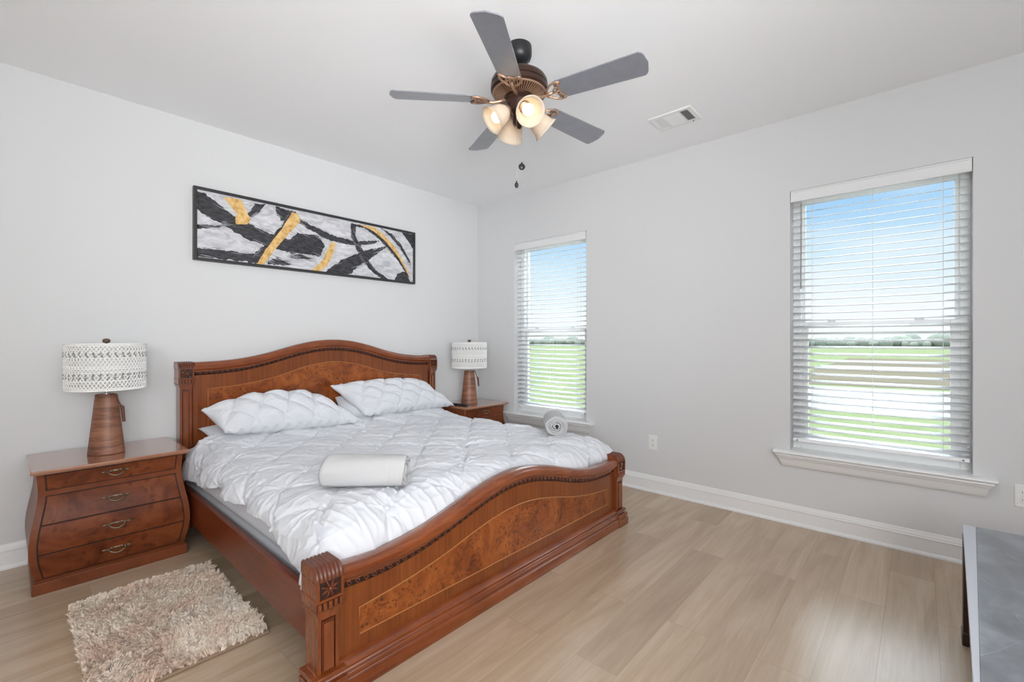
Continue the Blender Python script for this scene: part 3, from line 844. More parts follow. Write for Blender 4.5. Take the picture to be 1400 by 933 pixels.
pillow('pillow_sham', 'white pinch-pleated pillow sham left, nearer the lamp with long tassel', (-2.62, -.44, .655), (-1.705, -.50, .615), (-1.90, -.225, .80), (-2.705, -.26, .79), .055, .19, True, 'pleated shams against the headboard', 2)
pillow('pillow_sham', 'white pinch-pleated pillow sham right, propped higher near the far window', (-1.62, -.40, .635), (-.690, -.40, .625), (-.92, -.175, .865), (-1.81, -.19, .875), .02, .19, True, 'pleated shams against the headboard', 9)

# ---- towels
def towel(label, c, ang, length, R_, turns, squash=.93, start=0.0, zbase=None):
    mb = MB(); nt_ = 150
    ax = Vector((math.cos(ang), math.sin(ang), 0)); sdv = Vector((-math.sin(ang), math.cos(ang), 0)); up = Vector((0, 0, 1))
    rr_ = random.Random(int(abs(ang)*100))
    def fn(u, v):
        th = start + turns*2*PI*u
        r = .014 + (R_-.014)*u**.8 + .0028*math.sin(3*th+1.3) * (1-u*.6) + .002*math.sin(5*th + v*4)
        off = (v-.5)*length + .006*math.sin(th*1.7 + 2*v)*(1 if v < .5 else -1)
        band = 0
        if u > .7 and (.80 < v < .815 or .90 < v < .915): band = -.0012
        edge = -.006*(max(0, abs(v-.5)-.44)/.06)**2
        r += band + edge*(1 if u > .72 else 0)
        p = Vector(c) + ax*off + sdv*(r*math.cos(th)*1.06) + up*(r*math.sin(th)*squash)
        return p
    mb.grid(fn, nt_, 60)
    o = mb.build('rolled_towel', M['towel'], smooth='all', solid=.010)
    return tag(o, label, 'towel', 'rolled towels on the bed')
towel('white rolled towel lying sideways on the left part of the duvet', (-2.443, -1.817, .646), math.atan2(-.745, .667), .365, .083, 4.0, .93, PI*1.25)
towel('white rolled towel showing its spiral end near the window', (-.905, -1.738, .646), math.atan2(1.85, 2.62) + .10, .30, .080, 5.0, .95, -1.4)

# ------------------------------------------------------------------ nightstands
def nightstand(label):
    t = thing('nightstand', label, 'nightstand', (0, 0, 0), 'bombe nightstands beside the bed')
    # local: x centred, back at y=0, front -y
    zt = [.06, .10, .16, .22, .28, .34, .40, .46, .50, .585]
    wt = [.298, .309, .321, .325, .321, .311, .299, .290, .2885, .297]
    dt = [.470, .484, .498, .503, .498, .487, .473, .463, .461, .468]
    zz = np.linspace(.06, .585, 80)
    def sm(tab):
        a = np.interp(zz, zt, tab)
        for _ in range(40):
            b_ = a.copy(); b_[1:-1] = (a[:-2]+2*a[1:-1]+a[2:])/4; a = b_
        return lambda z: float(np.interp(z, zz, a))
    Wf, Df = sm(wt), sm(dt)
    body = MB()
    def ring(z): w_, d_ = Wf(z), Df(z); return [(-w_, 0, z), (-w_, -d_, z), (w_, -d_, z), (w_, 0, z)]
    vs_ = []; fs_ = []
    for z in zz[::2].tolist() + [.585]: vs_ += ring(z)
    k = len(vs_)//4
    for i in range(k-1):
        for j in range(4): fs_.append((i*4+j, i*4+(j+1) % 4, (i+1)*4+(j+1) % 4, (i+1)*4+j))
    fs_.append((0, 1, 2, 3)); fs_.append((k*4-4, k*4-3, k*4-2, k*4-1))
    body.add(vs_, fs_)
    body.build('carcass', M['ns'], t, smooth=True, angle=50)
    pl = MB().box(-.312, .312, -.492, 0, 0, .058).box(-.306, .306, -.486, 0, .058, .066)
    pl.build('plinth', M['ns'], t, bevel=.004)
    tp = MB().box(-.318, .318, -.522, 0, .590, .608).box(-.308, .308, -.508, 0, .583, .592)
    tp.build('top', M['nstop'], t, bevel=.006, seg=3)
    rows = [(.498, .574), (.336, .468), (.198, .332), (.074, .194)]
    gp = MB()
    for i, (z0, z1) in enumerate(rows):
        # dark reveal behind, then the front
        def pf(mb, ins, out, a, b_, mi=0):
            vs_, fs_ = [], []; n_ = 12
            for j in range(n_):
                z = a + (b_-a)*j/(n_-1); w_ = Wf(z)-.030-ins; y = -Df(z)
                vs_ += [(-w_, y+.012, z), (-w_, y-out, z), (w_, y-out, z), (w_, y+.012, z)]
            for j in range(n_-1):
                for q in range(4): fs_.append((j*4+q, j*4+(q+1) % 4, (j+1)*4+(q+1) % 4, (j+1)*4+q))
            fs_.append((0, 1, 2, 3)); fs_.append((n_*4-4, n_*4-3, n_*4-2, n_*4-1))
            mb.add(vs_, fs_, mi)
        pf(gp, -.003, .0006, z0-.003, z1+.003)
        d = MB(); pf(d, .0025, .005, z0+.001, z1-.001)
        do = d.build('drawer', M['nsburl'], t, smooth=True, bevel=.0015, angle=45)
        zc = (z0+z1)/2 + .006; y = -Df(zc)-.006
        h_ = MB()
        for sx in (-1, 1):
            h_.lathe([(0, .012), (.007, .010), (.008, .004), (.004, 0), (.004, -.006), (0, -.006)], 12, (sx*.034, y, zc), Euler((PI/2, 0, 0)).to_matrix())
            h_.ball((sx*.048, y-.002, zc+.001), (.013, .003, .005), 8, 6)
            h_.ball((sx*.022, y-.002, zc+.003), (.012, .003, .005), 8, 6, Euler((0, sx*.3, 0)).to_matrix())
        h_.ball((0, y-.001, zc+.002), (.022, .002, .007), 10, 6)
        pts_ = [(-.034, y-.010, zc)] + [(-.034+.068*i_/12, y-.014-.004*math.sin(PI*i_/12), zc-.020*math.sin(PI*i_/12)**.7) for i_ in range(1, 12)] + [(.034, y-.010, zc)]
        h_.tube(pts_, [.0028 + .002*math.sin(PI*i_/12) for i_ in range(13)], 8)
        h_.build('handle', M['pull'], do, smooth='all')
    g_ = gp.build('drawer_gap', M['gap'], t)
    return t
ns1 = nightstand('bombe walnut nightstand with four drawers left of the bed')
ns1.location = (-3.146, -.024, 0)
ns2 = copy_tree(ns1, (-.372, -.026, 0), 0, 'bombe walnut nightstand holding the remote, between bed and window')

ns2.scale = (.92, 1, 1)

# ------------------------------------------------------------------ lamps
def table_lamp(label):
    t = thing('table_lamp', label, 'lamp', (0, 0, 0), 'table lamps with white macrame shades')
    b_ = MB(); prof = [(0, 0), (.079, 0), (.083, .004)]
    for i in range(1, 13): prof.append((.083 - (.083-.050)*(i/12), .004 + .322*i/12))
    prof += [(.047, .330), (.020, .331), (0, .331)]
    # slightly oval
    b_.lathe(prof, 40, mtx=Matrix(((1, 0, 0), (0, .86, 0), (0, 0, 1))))
    b_.build('lamp_base', M['lampwood'], t, smooth=True, angle=45)
    nk = MB().lathe([(0, .328), (.016, .328), (.016, .336), (.009, .338), (.009, .372), (.017, .374), (.017, .42), (0, .42)], 16)
    for a in (0, PI): nk.tube([(.014*math.cos(a), .014*math.sin(a), .33), (.05*math.cos(a), 0, .42), (.045*math.cos(a), 0, .54), (0, 0, .612)], .0025, 6)
    nk.build('socket_stem', M['steel'], t, smooth=True)
    R_, z0, z1 = .172, .362, .610
    ln = MB().grid(lambda u, v: ((R_-.007)*math.cos(2*PI*u), (R_-.007)*math.sin(2*PI*u), z0+.003 + (z1-z0-.006)*v), 48, 2, 0, True)
    sh = MB()
    ns_ = 62
    for fam in (1, -1):
        for i in range(ns_):
            a0 = 2*PI*i/ns_; pts_ = []
            for k in range(15):
                f = k/14; a = a0 + fam*f*2*PI*9.0/ns_; rr = R_ + .0014*math.cos(PI*k)*fam
                pts_.append((rr*math.cos(a), rr*math.sin(a), z0 + (z1-z0)*f))
            sh.tube(pts_, .0028, 5, caps=False)
    for z, r in ((z0, .0045), (z0+.010, .003), (z1, .0045), (z1-.010, .003), (z0+.115, .003), (z0+.125, .0025), (z0+.175, .003), (z0+.205, .0025), (z0+.05, .003), (z0+.095, .0025)):
        sh.tube([(R_*math.cos(2*PI*i/60), R_*math.sin(2*PI*i/60), z) for i in range(60)], r, 6, closed=True)
    # two rows of paired leaf knots, coloured grey as shadowed eyelet holes
    for zr in (z0+.066, z0+.084, z0+.183, z0+.198):
        for i in range(36):
            a = 2*PI*(i+.22*(round(zr*1000) % 2))/36; tl_ = .45 if round(zr*1000) % 2 else -.45
            sh.ball(((R_+.0005)*math.cos(a), (R_+.0005)*math.sin(a), zr), (.0042, .0052, .0105), 7, 6, (Euler((0, 0, a)).to_matrix() @ Euler((tl_, 0, 0)).to_matrix()), 1)
    so_ = sh.build('lamp_shade', [M['lace'], M['lacegap']], t, smooth='all'); so_['label'] = 'white knotted macrame shade'
    ln.build('shade_liner', M['liner'], so_, smooth='all', solid=.001)
    # the leaf knots above carry the shadow of open eyes as grey colour
    sp = MB()
    for a in (0, PI/2, PI, 1.5*PI): sp.tube([(.012*math.cos(a), .012*math.sin(a), z1-.002), (R_*math.cos(a), R_*math.sin(a), z1-.002)], .0022, 6)
    sp.build('shade_spider', M['steel'], so_)
    MB().lathe([(0, .606), (.006, .606), (.006, .616), (.015, .618), (.018, .626), (.017, .634), (.010, .640), (0, .641)], 20).build('finial', M['finial'], t, smooth=True)
    st = MB()
    def ribbon(path, wd, th):
        for (p0, p1) in zip(path[:-1], path[1:]): pass
        st.tube(path, [wd*.5]*len(path), 8)
    ribbon([(.030, -.030, .329), (.046, -.026, .334), (.058, -.022, .318), (.068, -.018, .285), (.074, -.016, .27)], .009, .003)
    st.ball((.078, -.016, .262), (.007, .007, .009), 10, 8)
    st.lathe([(0, .0), (.010, 0), (.0085, -.05), (.0075, -.088), (0, -.088)], 12, (.083, -.016, .262), Euler((0, -.10, 0)).to_matrix())
    so2 = st.build('hanging_tassel', M['strap'], t, smooth=True); so2['label'] = 'dark brown leather tassel'
    return t
lp1 = table_lamp('white macrame shade lamp on the left nightstand, brown cone base')
lp1.location = (-3.163, -.300, .608)
lp1.rotation_euler = (0, 0, -.6)
lp2 = copy_tree(lp1, (-.437, -.335, .608), -.6, 'white macrame shade lamp on the far nightstand near the window corner')

# remote
t = thing('remote_control', 'black remote control lying on the far nightstand before the lamp', 'remote', (-.60, -.37, .608))
q = MB().box(-.60-.021, -.60+.021, -.37-.085, -.37+.085, .6085, .628)
q.build('remote_body', M['blackplastic'], t, bevel=.006, seg=3)
for i in range(4):
    for j in range(3):
        MB().box(-.60-.013+j*.010, -.60-.006+j*.010, -.42+i*.03, -.412+i*.03, .627, .6295).build('button', M['button'], t)
t.rotation_euler = (0, 0, .25)

# ------------------------------------------------------------------ painting
PT = {
'b1': [(-2.666, 2.255), (-2.628, 2.258), (-2.431, 2.13), (-2.228, 2.057), (-2.063, 2.028), (-1.991, 2.092), (-1.824, 2.099), (-1.769, 2.03), (-1.809, 1.931), (-1.917, 1.931), (-2.035, 1.922), (-2.174, 1.945), (-2.357, 1.979), (-2.514, 2.06), (-2.594, 2.09), (-2.666, 2.133)] ,
'b2': [(-2.357, 2.158), (-2.306, 2.253), (-2.228, 2.27), (-2.281, 2.188), (-2.338, 2.146)] ,
'b3': [(-2.666, 1.87), (-2.549, 1.881), (-2.407, 1.876), (-2.293, 1.878), (-2.332, 1.817), (-2.666, 1.812)] ,
'b4': [(-2.351, 1.808), (-2.306, 1.883), (-2.228, 1.972), (-2.12, 2.12), (-2.063, 2.219), (-2.006, 2.261), (-2.063, 2.087), (-2.147, 1.971), (-2.241, 1.812)] ,
'b5': [(-2.161, 2.264), (-2.006, 2.253), (-1.976, 2.2), (-1.824, 2.16), (-1.679, 2.116), (-1.49, 2.107), (-1.257, 2.15), (-1.343, 2.1), (-1.543, 2.062), (-1.729, 2.076), (-1.917, 2.143), (-2.006, 2.179), (-2.12, 2.164), (-2.154, 2.215)] ,
'b6': [(-1.543, 2.253), (-1.49, 2.255), (-1.508, 2.17), (-1.417, 2.019), (-1.305, 1.882), (-1.168, 1.807), (-1.218, 1.793), (-1.362, 1.875), (-1.472, 2.011), (-1.534, 2.132)] ,
'b7': [(-1.777, 1.803), (-1.629, 1.924), (-1.417, 2.035), (-1.178, 2.114), (-1.343, 1.979), (-1.49, 1.876), (-1.543, 1.813), (-1.679, 1.798)] ,
'b8': [(-1.534, 2.255), (-1.399, 2.264), (-1.267, 2.212), (-1.148, 2.128), (-1.035, 2.02), (-0.928, 1.835), (-0.906, 1.81), (-1.066, 1.998), (-1.188, 2.104), (-1.305, 2.188), (-1.417, 2.239), (-1.525, 2.232)] ,
'b9': [(-1.097, 1.8), (-1.076, 1.864), (-1.024, 1.893), (-0.96, 1.895), (-0.928, 1.807)] ,
'b10': [(-1.024, 2.272), (-0.89, 2.274), (-0.89, 2.131), (-0.96, 2.211)] ,
'b11': [(-2.666, 2.031), (-2.549, 2.046), (-2.455, 2.084), (-2.549, 2.029), (-2.661, 2.003)] ,
'b12': [(-2.215, 1.839), (-2.147, 1.873), (-2.078, 1.85), (-2.035, 1.829), (-2.215, 1.815)] ,
'b13': [(-1.976, 1.93), (-1.856, 1.909), (-1.917, 1.889), (-2.063, 1.896)] ,
'b14': [(-1.247, 2.267), (-1.128, 2.236), (-1.024, 2.147), (-0.928, 2.017), (-0.917, 1.963), (-1.045, 2.126), (-1.168, 2.22)] ,
'g1': [(-2.514, 2.256), (-2.4, 2.263), (-2.369, 2.204), (-2.352, 2.16), (-2.419, 2.146), (-2.467, 2.203)] ,
'g0': [(-2.421, 2.151), (-2.352, 2.165), (-2.332, 2.129), (-2.357, 2.09), (-2.431, 2.075), (-2.438, 2.117)] ,
'g2': [(-2.293, 1.808), (-2.228, 1.93), (-2.12, 2.091), (-2.035, 2.247), (-1.991, 2.241), (-1.974, 2.185), (-2.063, 2.072), (-2.161, 1.94), (-2.248, 1.807)] ,
'g3': [(-1.886, 1.806), (-1.793, 1.902), (-1.745, 2.003), (-1.72, 2.061), (-1.679, 2.068), (-1.696, 1.978), (-1.745, 1.877), (-1.809, 1.807)] ,
'g4': [(-1.463, 2.26), (-1.324, 2.266), (-1.208, 2.205), (-1.107, 2.125), (-1.024, 2.022), (-0.939, 1.888), (-0.917, 1.836), (-1.066, 2.034), (-1.208, 2.162), (-1.324, 2.227)] ,
}
t = thing('wall_painting', 'long framed abstract painting in black, grey and gold above the headboard', 'painting', (-1.78, 0, 2.04))
xa, xb, za, zb_ = -2.689, -.872, 1.788, 2.291
fr = MB(); fw = .020; yo = -.036
fr.box(xa, xa+fw, yo, 0, za, zb_); fr.box(xb-fw, xb, yo, 0, za, zb_); fr.box(xa+fw, xb-fw, yo, 0, zb_-fw, zb_); fr.box(xa+fw, xb-fw, yo, 0, za, za+fw)
fr.build('picture_frame', M['frame'], t, bevel=.0015)
cv = MB(); yc = -.022
cv.box(xa+fw, xb-fw, yc, -.004, za+fw, zb_-fw, 0)
def rough(poly, amp, seed):
    r = random.Random(seed); out = []
    n_ = len(poly)
    for i in range(n_):
        a, b_ = poly[i], poly[(i+1) % n_]; ln = math.hypot(b_[0]-a[0], b_[1]-a[1]); k = max(1, int(ln/.014))
        for j in range(k):
            f = j/k; out.append((a[0]+(b_[0]-a[0])*f + r.uniform(-amp, amp), a[1]+(b_[1]-a[1])*f + r.uniform(-amp, amp)))
    return [(min(max(x, xa+fw+.001), xb-fw-.001), min(max(z, za+fw+.001), zb_-fw-.001)) for x, z in out]
ly = 0
for nm, poly in PT.items():
    ly += 1; y = yc - (.0001*ly if nm[0] == 'b' else .002 + .0001*ly)
    pol = rough(poly, .0055 if nm[0] == 'b' else .0018, ly)
    b0 = bmesh.new(); vsx = [b0.verts.new((x, y, z)) for x, z in pol]
    f0 = b0.faces.new(vsx); res = bmesh.ops.triangulate(b0, faces=[f0]); b0.verts.index_update()
    cv.add([v_.co[:] for v_ in b0.verts], [tuple(v_.index for v_ in f_.verts) for f_ in b0.faces], 1 if nm[0] == 'b' else 2)
    b0.free()
# dry brush flecks trailing from the strokes
rr = random.Random(4)
DIR = {'b1': -.36, 'b2': .75, 'b3': -.03, 'b4': 1.05, 'b5': -.36, 'b6': -1.0, 'b7': .42, 'b8': -.75, 'b12': -.2, 'b13': -.15, 'b14': -.9, 'b11': .05}
for i in range(620):
    nm = rr.choice(list(DIR)); k_ = rr.randrange(len(PT[nm])); a = PT[nm][k_]; a2 = PT[nm][(k_+1) % len(PT[nm])]; f_ = rr.random(); a = (a[0]+(a2[0]-a[0])*f_, a[1]+(a2[1]-a[1])*f_)
    L_ = rr.uniform(.03, .13); an = DIR[nm] + rr.uniform(-.08, .08); wd = rr.uniform(.0005, .0018); grey = i % 3 == 0
    x0, z0 = a[0]+rr.uniform(-.012, .012) - L_*.5*math.cos(an), a[1]+rr.uniform(-.012, .012) - L_*.5*math.sin(an); x1, z1 = x0 + L_*math.cos(an), z0 + L_*math.sin(an)
    if not (xa+.03 < x0 < xb-.03 and xa+.03 < x1 < xb-.03 and za+.03 < z0 < zb_-.03 and za+.03 < z1 < zb_-.03): continue
    y = yc-.0018 if grey else yc-.00005
    cv.add([(x0, y, z0-wd*.3), ((x0+x1)/2, y, (z0+z1)/2-wd), (x1, y, z1-wd*.2), (x1, y, z1+wd*.2), ((x0+x1)/2, y, (z0+z1)/2+wd), (x0, y, z0+wd*.3)], [(0, 1, 2, 3, 4, 5)], 0 if grey else 1)
cv.build('canvas', [M['canvas'], M['black'], M['gold']], t)

# ------------------------------------------------------------------ ceiling fan
FCX, FCY = -1.79, -2.17
fan = thing('ceiling_fan', 'bronze ceiling fan with five grey blades and four lit glass shades', 'ceiling fan', (FCX, FCY, H))
F0 = (FCX, FCY, 0)
MB().lathe([(0, H), (.062, H), (.064, H-.012), (.064, H-.045), (.058, H-.066), (.040, H-.082), (.022, H-.090), (0, H-.090)], 32, F0).build('canopy', M['black_metal'], fan, smooth=True)
MB().lathe([(0, H-.085), (.013, H-.085), (.013, H-.115), (.026, H-.118), (.028, H-.128), (.024, H-.140), (0, H-.142)], 20, F0).build('down_rod', M['black_metal'], fan, smooth=True)
mh = MB().lathe([(0, 2.606), (.045, 2.606), (.075, 2.600), (.110, 2.588), (.134, 2.572), (.143, 2.556), (.145, 2.538), (.140, 2.534), (.146, 2.530), (.146, 2.510), (.140, 2.504), (.134, 2.500), (.060, 2.470), (0, 2.470)], 48, F0)
mho = mh.build('motor_housing', M['bronze'], fan, smooth=True, angle=30)
vr = MB()
for i in range(60):
    a = 2*PI*i/60; ca, sa = math.cos(a), math.sin(a); tx, ty = -sa*.0022, ca*.0022
    p = []
    for (r, z) in ((.132, 2.5015), (.078, 2.4805)):
        for s_ in (-1, 1):
            for dz in (0, -.005): p.append((FCX + r*ca + s_*tx, FCY + r*sa + s_*ty, z+dz))
    vr.add(p, [(0, 1, 3, 2), (4, 6, 7, 5), (0, 4, 5, 1), (2, 3, 7, 6), (0, 2, 6, 4), (1, 5, 7, 3)])
vr.lathe([(.136, 2.502), (.137, 2.495), (.131, 2.493), (.130, 2.501)], 48, F0)
ob = vr.build('vent_ring', M['bronzelt'], mho); ob['label'] = 'ring of pale radial cooling fins'
sw = MB().lathe([(.0, 2.478), (.078, 2.478), (.080, 2.466), (.070, 2.458), (.064, 2.452), (.062, 2.412), (.056, 2.400), (.040, 2.392), (.034, 2.385), (.034, 2.350), (.026, 2.338), (.012, 2.332), (.010, 2.322), (0, 2.318)], 36, F0)
for i in range(5):
    a = 2*PI*i/5+.3; sw.ball((FCX+.066*math.cos(a), FCY+.066*math.sin(a), 2.435), .006, 8, 6)
sw.build('switch_housing', M['bronze'], fan, smooth=True, angle=35)
tilt = math.tan(math.radians(13))
ZB = 2.458
for k in range(5):
    an = math.radians(-150.5 + 72*k); d = Vector((math.cos(an), math.sin(an), 0)); tv = Vector((-math.sin(an), math.cos(an), 0))
    def P3(r, s_, z=0): return Vector((FCX, FCY, ZB)) + d*r + tv*s_ + Vector((0, 0, -tilt*s_ + z))
    out = []
    r0, r1 = .205, .650
    hw = lambda r: .055 + .013*(r-r0)/(r1-r0)
    out.append((r0, -.050)); out.append((r0+.015, -hw(r0)))
    for i in range(1, 9): out.append((r0 + (r1-.035-r0)*i/8, -hw(r0 + (r1-.035-r0)*i/8)))
    for i in range(1, 8): a_2 = -PI/2 + PI/2*i/8; out.append((r1-.035+.028*math.cos(a_2), -hw(r1)+.040+.040*math.sin(a_2)))
    out.append((r1, 0))
    for i in range(1, 8): a_2 = PI/2*i/8; out.append((r1-.035+.028*math.cos(a_2), hw(r1)-.040+.040*math.sin(a_2)))
    for i in range(8, 0, -1): out.append((r0 + (r1-.035-r0)*i/8, hw(r0 + (r1-.035-r0)*i/8)))
    out.append((r0+.015, hw(r0))); out.append((r0, .050))
    bl = MB().prism(out, lambda r, s_: P3(r, s_, 0), lambda r, s_: P3(r, s_, .006))
    bo = bl.build('blade', M['blade'], fan, bevel=.0015)
    br_ = MB()
    arm = [P3(.070, 0, .006), P3(.10, 0, -.004), P3(.135, 0, -.012), P3(.165, 0, -.008), P3(.19, 0, -.004)]
    br_.tube(arm, [.011, .009, .008, .008, .007], 8)
    for s_ in (-1, 1):
        br_.tube([P3(.155, s_*.008, -.008), P3(.170, s_*.026, -.005), P3(.190, s_*.044, -.004), P3(.215, s_*.053, -.004), P3(.238, s_*.050, -.004), P3(.243, s_*.040, -.004)], [.006, .006, .0055, .0055, .0055, .006], 7)
        br_.tube([P3(.243, s_*.042, -.004), P3(.226, s_*.026, -.004), P3(.222, s_*.012, -.004), P3(.230, 0, -.004)], .005, 7)
        br_.tube([P3(.190, 0, -.004), P3(.200, s_*.016, -.004), P3(.214, s_*.024, -.004), P3(.222, s_*.014, -.004)], .004, 7)
        br_.ball(P3(.232, s_*.044, -.006), .006, 8, 6)
    br_.tube([P3(.185, 0, -.004), P3(.232, 0, -.004)], .005, 7)
    for s_ in (-.03, 0, .03): br_.ball(P3(.225, s_, -.004), (.006, .006, .004), 8, 6)
    ob = br_.build('blade_iron', M['bronzelt'], bo, smooth='all'); ob['label'] = 'scrolled bronze blade bracket'
for k, an in enumerate((-118, -28, 62, 152)):
    an = math.radians(an); d = Vector((math.cos(an), math.sin(an), 0)); dn = (d*math.sin(math.radians(52)) + Vector((0, 0, -math.cos(math.radians(52))))).normalized()
    st_ = Vector((FCX, FCY, 2.392)) + d*.030
    nk = Vector((FCX, FCY, 2.408)) + d*.058
    am = MB().tube([st_, st_ + d*.018 + Vector((0, 0, .012)), nk - dn*.004, nk + dn*.012], .009, 10)
    q_ = dn.to_track_quat('Z', 'Y').to_matrix()
    am.lathe([(0, -.004), (.020, -.004), (.026, .004), (.026, .024), (.022, .026), (0, .026)], 20, nk, q_)
    ao = am.build('light_arm', M['bronzelt'], fan, smooth=True)
    sh = MB().lathe([(.024, .012), (.030, .020), (.040, .034), (.048, .054), (.052, .076), (.055, .094), (.062, .108), (.071, .118)], 36, nk, q_)
    sh.build('glass_shade', M['shade'], ao, smooth='all', solid=.003)
    MB().lathe([(0.0, .022), (.013, .022), (.014, .040), (.022, .056), (.028, .072), (.028, .084), (.022, .098), (.011, .105), (0, .107)], 20, nk, q_).build('light_bulb', M['bulb'], ao, smooth='all')
for (ox, oy, zl, fob, lab) in ((-.035, -.012, 2.02, 'small', 'dark bell fob'), (-.022, -.036, 2.115, 'disc', 'round medallion fob')):
    c_ = MB(); n_ = int((2.40-zl)/.0065)
    c_.tube([(FCX+ox, FCY+oy, 2.41), (FCX+ox, FCY+oy, zl+.01)], .0009, 5)
    for i in range(n_): c_.ball((FCX+ox, FCY+oy, 2.405-i*.0065), .0017, 5, 4)
    co = c_.build('pull_chain', M['steel'], fan)
    fb = MB()
    if fob == 'small': fb.lathe([(0, .022), (.004, .020), (.004, .012), (.009, .008), (.010, -.004), (.006, -.006), (.008, -.012), (0, -.013)], 14, (FCX+ox, FCY+oy, zl))
    else:
        fb.lathe([(0, .006), (.012, .005), (.017, .0), (.012, -.005), (0, -.006)], 20, (FCX+ox, FCY+oy, zl-.005), Euler((PI/2, 0, -.7)).to_matrix())
        fb.ball((FCX+ox, FCY+oy, zl+.014), .005, 8, 6)
    ob = fb.build('chain_fob', M['black_metal'], co, smooth='all')

# ------------------------------------------------------------------ ceiling vent
vt = thing('ceiling_vent', 'white rectangular air vent in the ceiling near the right wall', 'vent', (-.522, -2.463, H))
vx0, vx1, vy0, vy1 = -.632, -.412, -2.605, -2.322
f = MB(); zb2 = H-.010
iw = .030
f.box(vx0, vx0+iw, vy0, vy1, zb2, H); f.box(vx1-iw, vx1, vy0, vy1, zb2, H); f.box(vx0+iw, vx1-iw, vy0, vy0+iw, zb2, H); f.box(vx0+iw, vx1-iw, vy1-iw, vy1, zb2, H)
ya_, yb_ = vy0+iw, vy1-iw
for yy in (ya_+.058, yb_-.058): f.box(vx0+iw, vx1-iw, yy-.005, yy+.005, zb2+.001, H)
f.build('vent_frame', M['plate'], vt, bevel=.003)
MB().box(vx0+iw, vx1-iw, ya_, yb_, H-.0018, H-.0006).build('vent_throat', M['dark'], vt)
def bank(y0, y1, dirn, n_):
    b_ = MB()
    for i in range(n_):
        y = y0 + (y1-y0)*(i+.5)/n_; w_ = .009; a = math.radians(48)*dirn
        mt_2 = Matrix.Translation((0, y, H-.0055)) @ Matrix.Rotation(a, 4, 'X')
        b_.box(vx0+iw, vx1-iw, -w_/2, w_/2, -.0006, .0006, 0, mt_2)
    return b_.build('louver_bank', M['plate'], vt)
bank(ya_, ya_+.053, 1, 5); bank(yb_-.053, yb_, -1, 6)
b_ = MB(); y0, y1 = ya_+.063, yb_-.063
for i in range(15):
    x = vx0+iw+(vx1-vx0-2*iw)*(i+.5)/15
    b_.box(-.006, .006, y0, y1, -.0006, .0006, 0, Matrix.Translation((x, 0, H-.0055)) @ Matrix.Rotation(math.radians(38), 4, 'Y'))
b_.build('louver_bank', M['plate'], vt)
MB().tube([(vx1-iw+.004, ya_+.02, H-.008), (vx1-iw+.004, ya_+.02, H-.020)], .003, 8).build('damper_lever', M['button'], vt)

# ------------------------------------------------------------------ outlets
def outlet(y, z, label):
    t = thing('wall_outlet', label, 'outlet', (0, y, z), 'white duplex wall outlets')
    MB().box(-.006, 0, y-.036, y+.036, z-.059, z+.059).build('cover_plate', M['plate'], t, bevel=.003)
    for s_ in (-1, 1):
        zc = z + s_*.020
        MB().box(-.008, -.004, y-.017, y+.017, zc-.014, zc+.014).build('receptacle', M['plate'], t, bevel=.002)
        q = MB(); q.box(-.0085, -.007, y-.0085, y-.006, zc-.004, zc+.006); q.box(-.0085, -.007, y+.006, y+.0085, zc-.003, zc+.005); q.lathe([(0, 0), (.003, 0), (.003, .0015), (0, .0015)], 8, (-.0072, y, zc-.008), Euler((0, -PI/2, 0)).to_matrix())
        q.build('slot', M['slot'], t)
    MB().lathe([(0, 0), (.003, 0), (.003, .0015), (0, .0015)], 8, (-.006, y, z), Euler((0, -PI/2, 0)).to_matrix()).build('screw', M['steel'], t)
outlet(-2.068, .405, 'white wall outlet between the bed foot and right window')
outlet(-4.100, .425, 'white wall outlet above the grey topped console')

# ------------------------------------------------------------------ rug
RZ = 0.0
rug = thing('rug', 'shaggy beige rectangular rug on the floor beside the bed', 'rug', (-3.068, -1.22, 0))
rx0, rx1, ry0, ry1 = -3.365, -2.785, -1.660, -.780
MB().box(rx0+.012, rx1-.012, ry0+.012, ry1-.012, .001, .014).build('rug_backing', M['rugback'], rug, bevel=.004)
nC, nB = 5600, 9
nT = nC*nB
r_ = np.random.default_rng(3)
gx = r_.uniform(rx0+.018, rx1-.018, nC); gy = r_.uniform(ry0+.018, ry1-.018, nC)
angC = 2*PI*(vnoise(gx, gy, 4, 72)*1.2) + r_.normal(0, 1.1, nC)
hC = .020 + .010*r_.random(nC) + .005*vnoise(gx+5, gy+5, 20, 71); lC = .006 + .013*r_.random(nC)
bx_ = np.repeat(gx, nB) + r_.normal(0, .0034, nT); by_ = np.repeat(gy, nB) + r_.normal(0, .0034, nT)
ang = np.repeat(angC, nB) + r_.normal(0, .35, nT); hh = np.repeat(hC, nB)*r_.uniform(.85, 1.05, nT); lean = np.repeat(lC, nB)*r_.uniform(.8, 1.2, nT)
vsR = np.zeros((nT, 7, 3)); wv = .0019 + .0010*r_.random(nT)
ca, sa = np.cos(ang), np.sin(ang)
fc = r_.uniform(0, 2*PI, nT)
for i, (f_, wS) in enumerate(((0, 1.0), (.45, 1.15), (.85, .8))):
    cx_ = bx_ + ca*lean*f_**1.6; cy_ = by_ + sa*lean*f_**1.6; cz = .010 + hh*f_**.85
    for j, s_ in enumerate((-1, 1)):
        vsR[:, i*2+j, 0] = cx_ + s_*wv*wS*np.cos(fc); vsR[:, i*2+j, 1] = cy_ + s_*wv*wS*np.sin(fc); vsR[:, i*2+j, 2] = cz
vsR[:, 6, 0] = bx_ + ca*lean*1.25; vsR[:, 6, 1] = by_ + sa*lean*1.25; vsR[:, 6, 2] = .010 + hh*.97
ff = []
base_ = np.arange(nT)*7
for q in ((0, 1, 3, 2), (2, 3, 5, 4)): ff.append(np.stack([base_+k for k in q], -1))
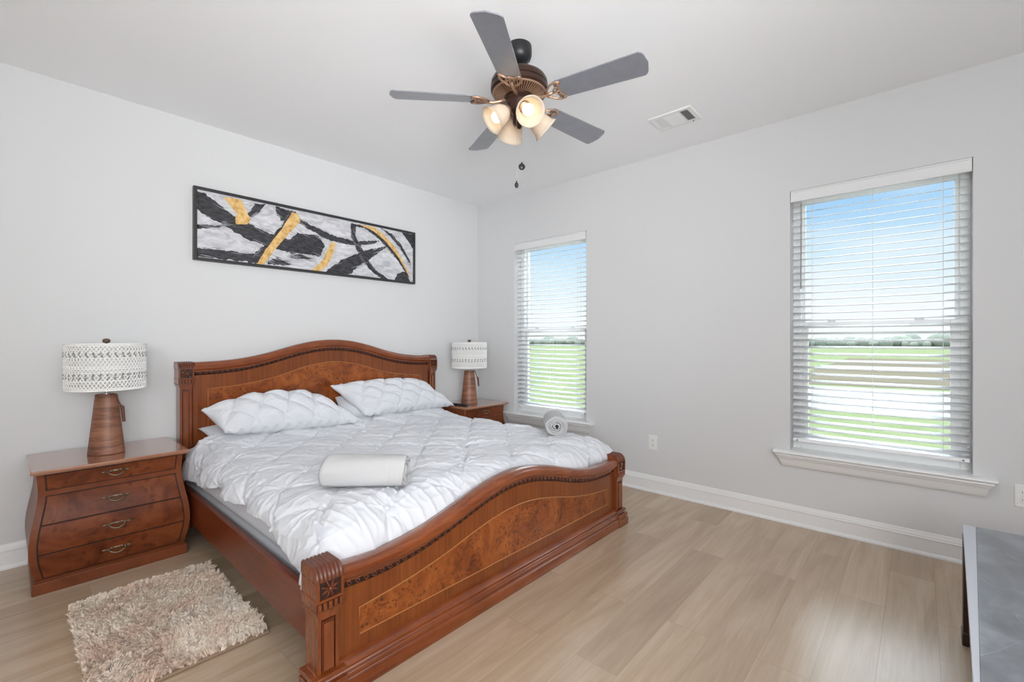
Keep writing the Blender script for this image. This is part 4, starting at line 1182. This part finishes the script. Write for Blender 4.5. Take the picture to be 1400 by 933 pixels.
F4 = np.concatenate(ff).tolist(); F3 = np.stack([base_+4, base_+5, base_+6], -1).tolist()
org = ROOT[rug.name]
me = bpy.data.meshes.new('pile'); me.from_pydata((vsR.reshape(-1, 3) - np.array(org)).tolist(), [], F4 + F3)
me.materials.append(M['rug']); me.update()
po = bpy.data.objects.new('pile', me); COL.objects.link(po); po.parent = rug; po['kind'] = 'stuff'

# ------------------------------------------------------------------ console by the camera
cn = thing('console_table', 'low dark wood console with grey stone top, bottom right corner', 'console', (-1.7, -4.0, 0))
A = (-.876, -3.828); B = (-2.55, -3.7665); C_ = (-2.53, -4.30); D = (-.845, -4.36)
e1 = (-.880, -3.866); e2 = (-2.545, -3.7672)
MB().prism([e1, e2, C_, D], lambda a, b_: (a, b_, .436), lambda a, b_: (a, b_, .470)).build('stone_top', M['marble'], cn, bevel=.002)
ob = MB().prism([A, B, e2, e1], lambda a, b_: (a, b_, .440), lambda a, b_: (a, b_, .470)).build('edge_sheen', M['edge'], cn, bevel=.003); ob['label'] = 'pale front edge coloured as a reflection'  # tapered strip paints the reflection along the front of the slab
for (xa_, xb_, ya_l, nm_) in ((-.892, -.950, -3.8245, 0), (-2.47, -2.53, -3.766, 1)):
    lg = MB().box(min(xa_, xb_), max(xa_, xb_), ya_l-.06, ya_l, .05, .437).box(min(xa_, xb_)-.006, max(xa_, xb_)+.004, ya_l-.064, ya_l+.003, 0, .052)
    lg.build('leg', M['console'], cn, bevel=.003)
def ins(p, dx_, dy_): return (p[0]+dx_, p[1]+dy_)
MB().prism([ins(A, -.012, -.016), ins(B, .02, -.016), ins(C_, .02, .02), ins(D, -.012, .02)], lambda a, b_: (a, b_, .06), lambda a, b_: (a, b_, .436)).build('cabinet_body', M['console'], cn, bevel=.003)
MB().prism([ins(A, -.02, -.030), ins(B, .03, -.030), ins(C_, .03, .02), ins(D, -.02, .02)], lambda a, b_: (a, b_, 0), lambda a, b_: (a, b_, .062)).build('plinth', M['console'], cn, bevel=.004)
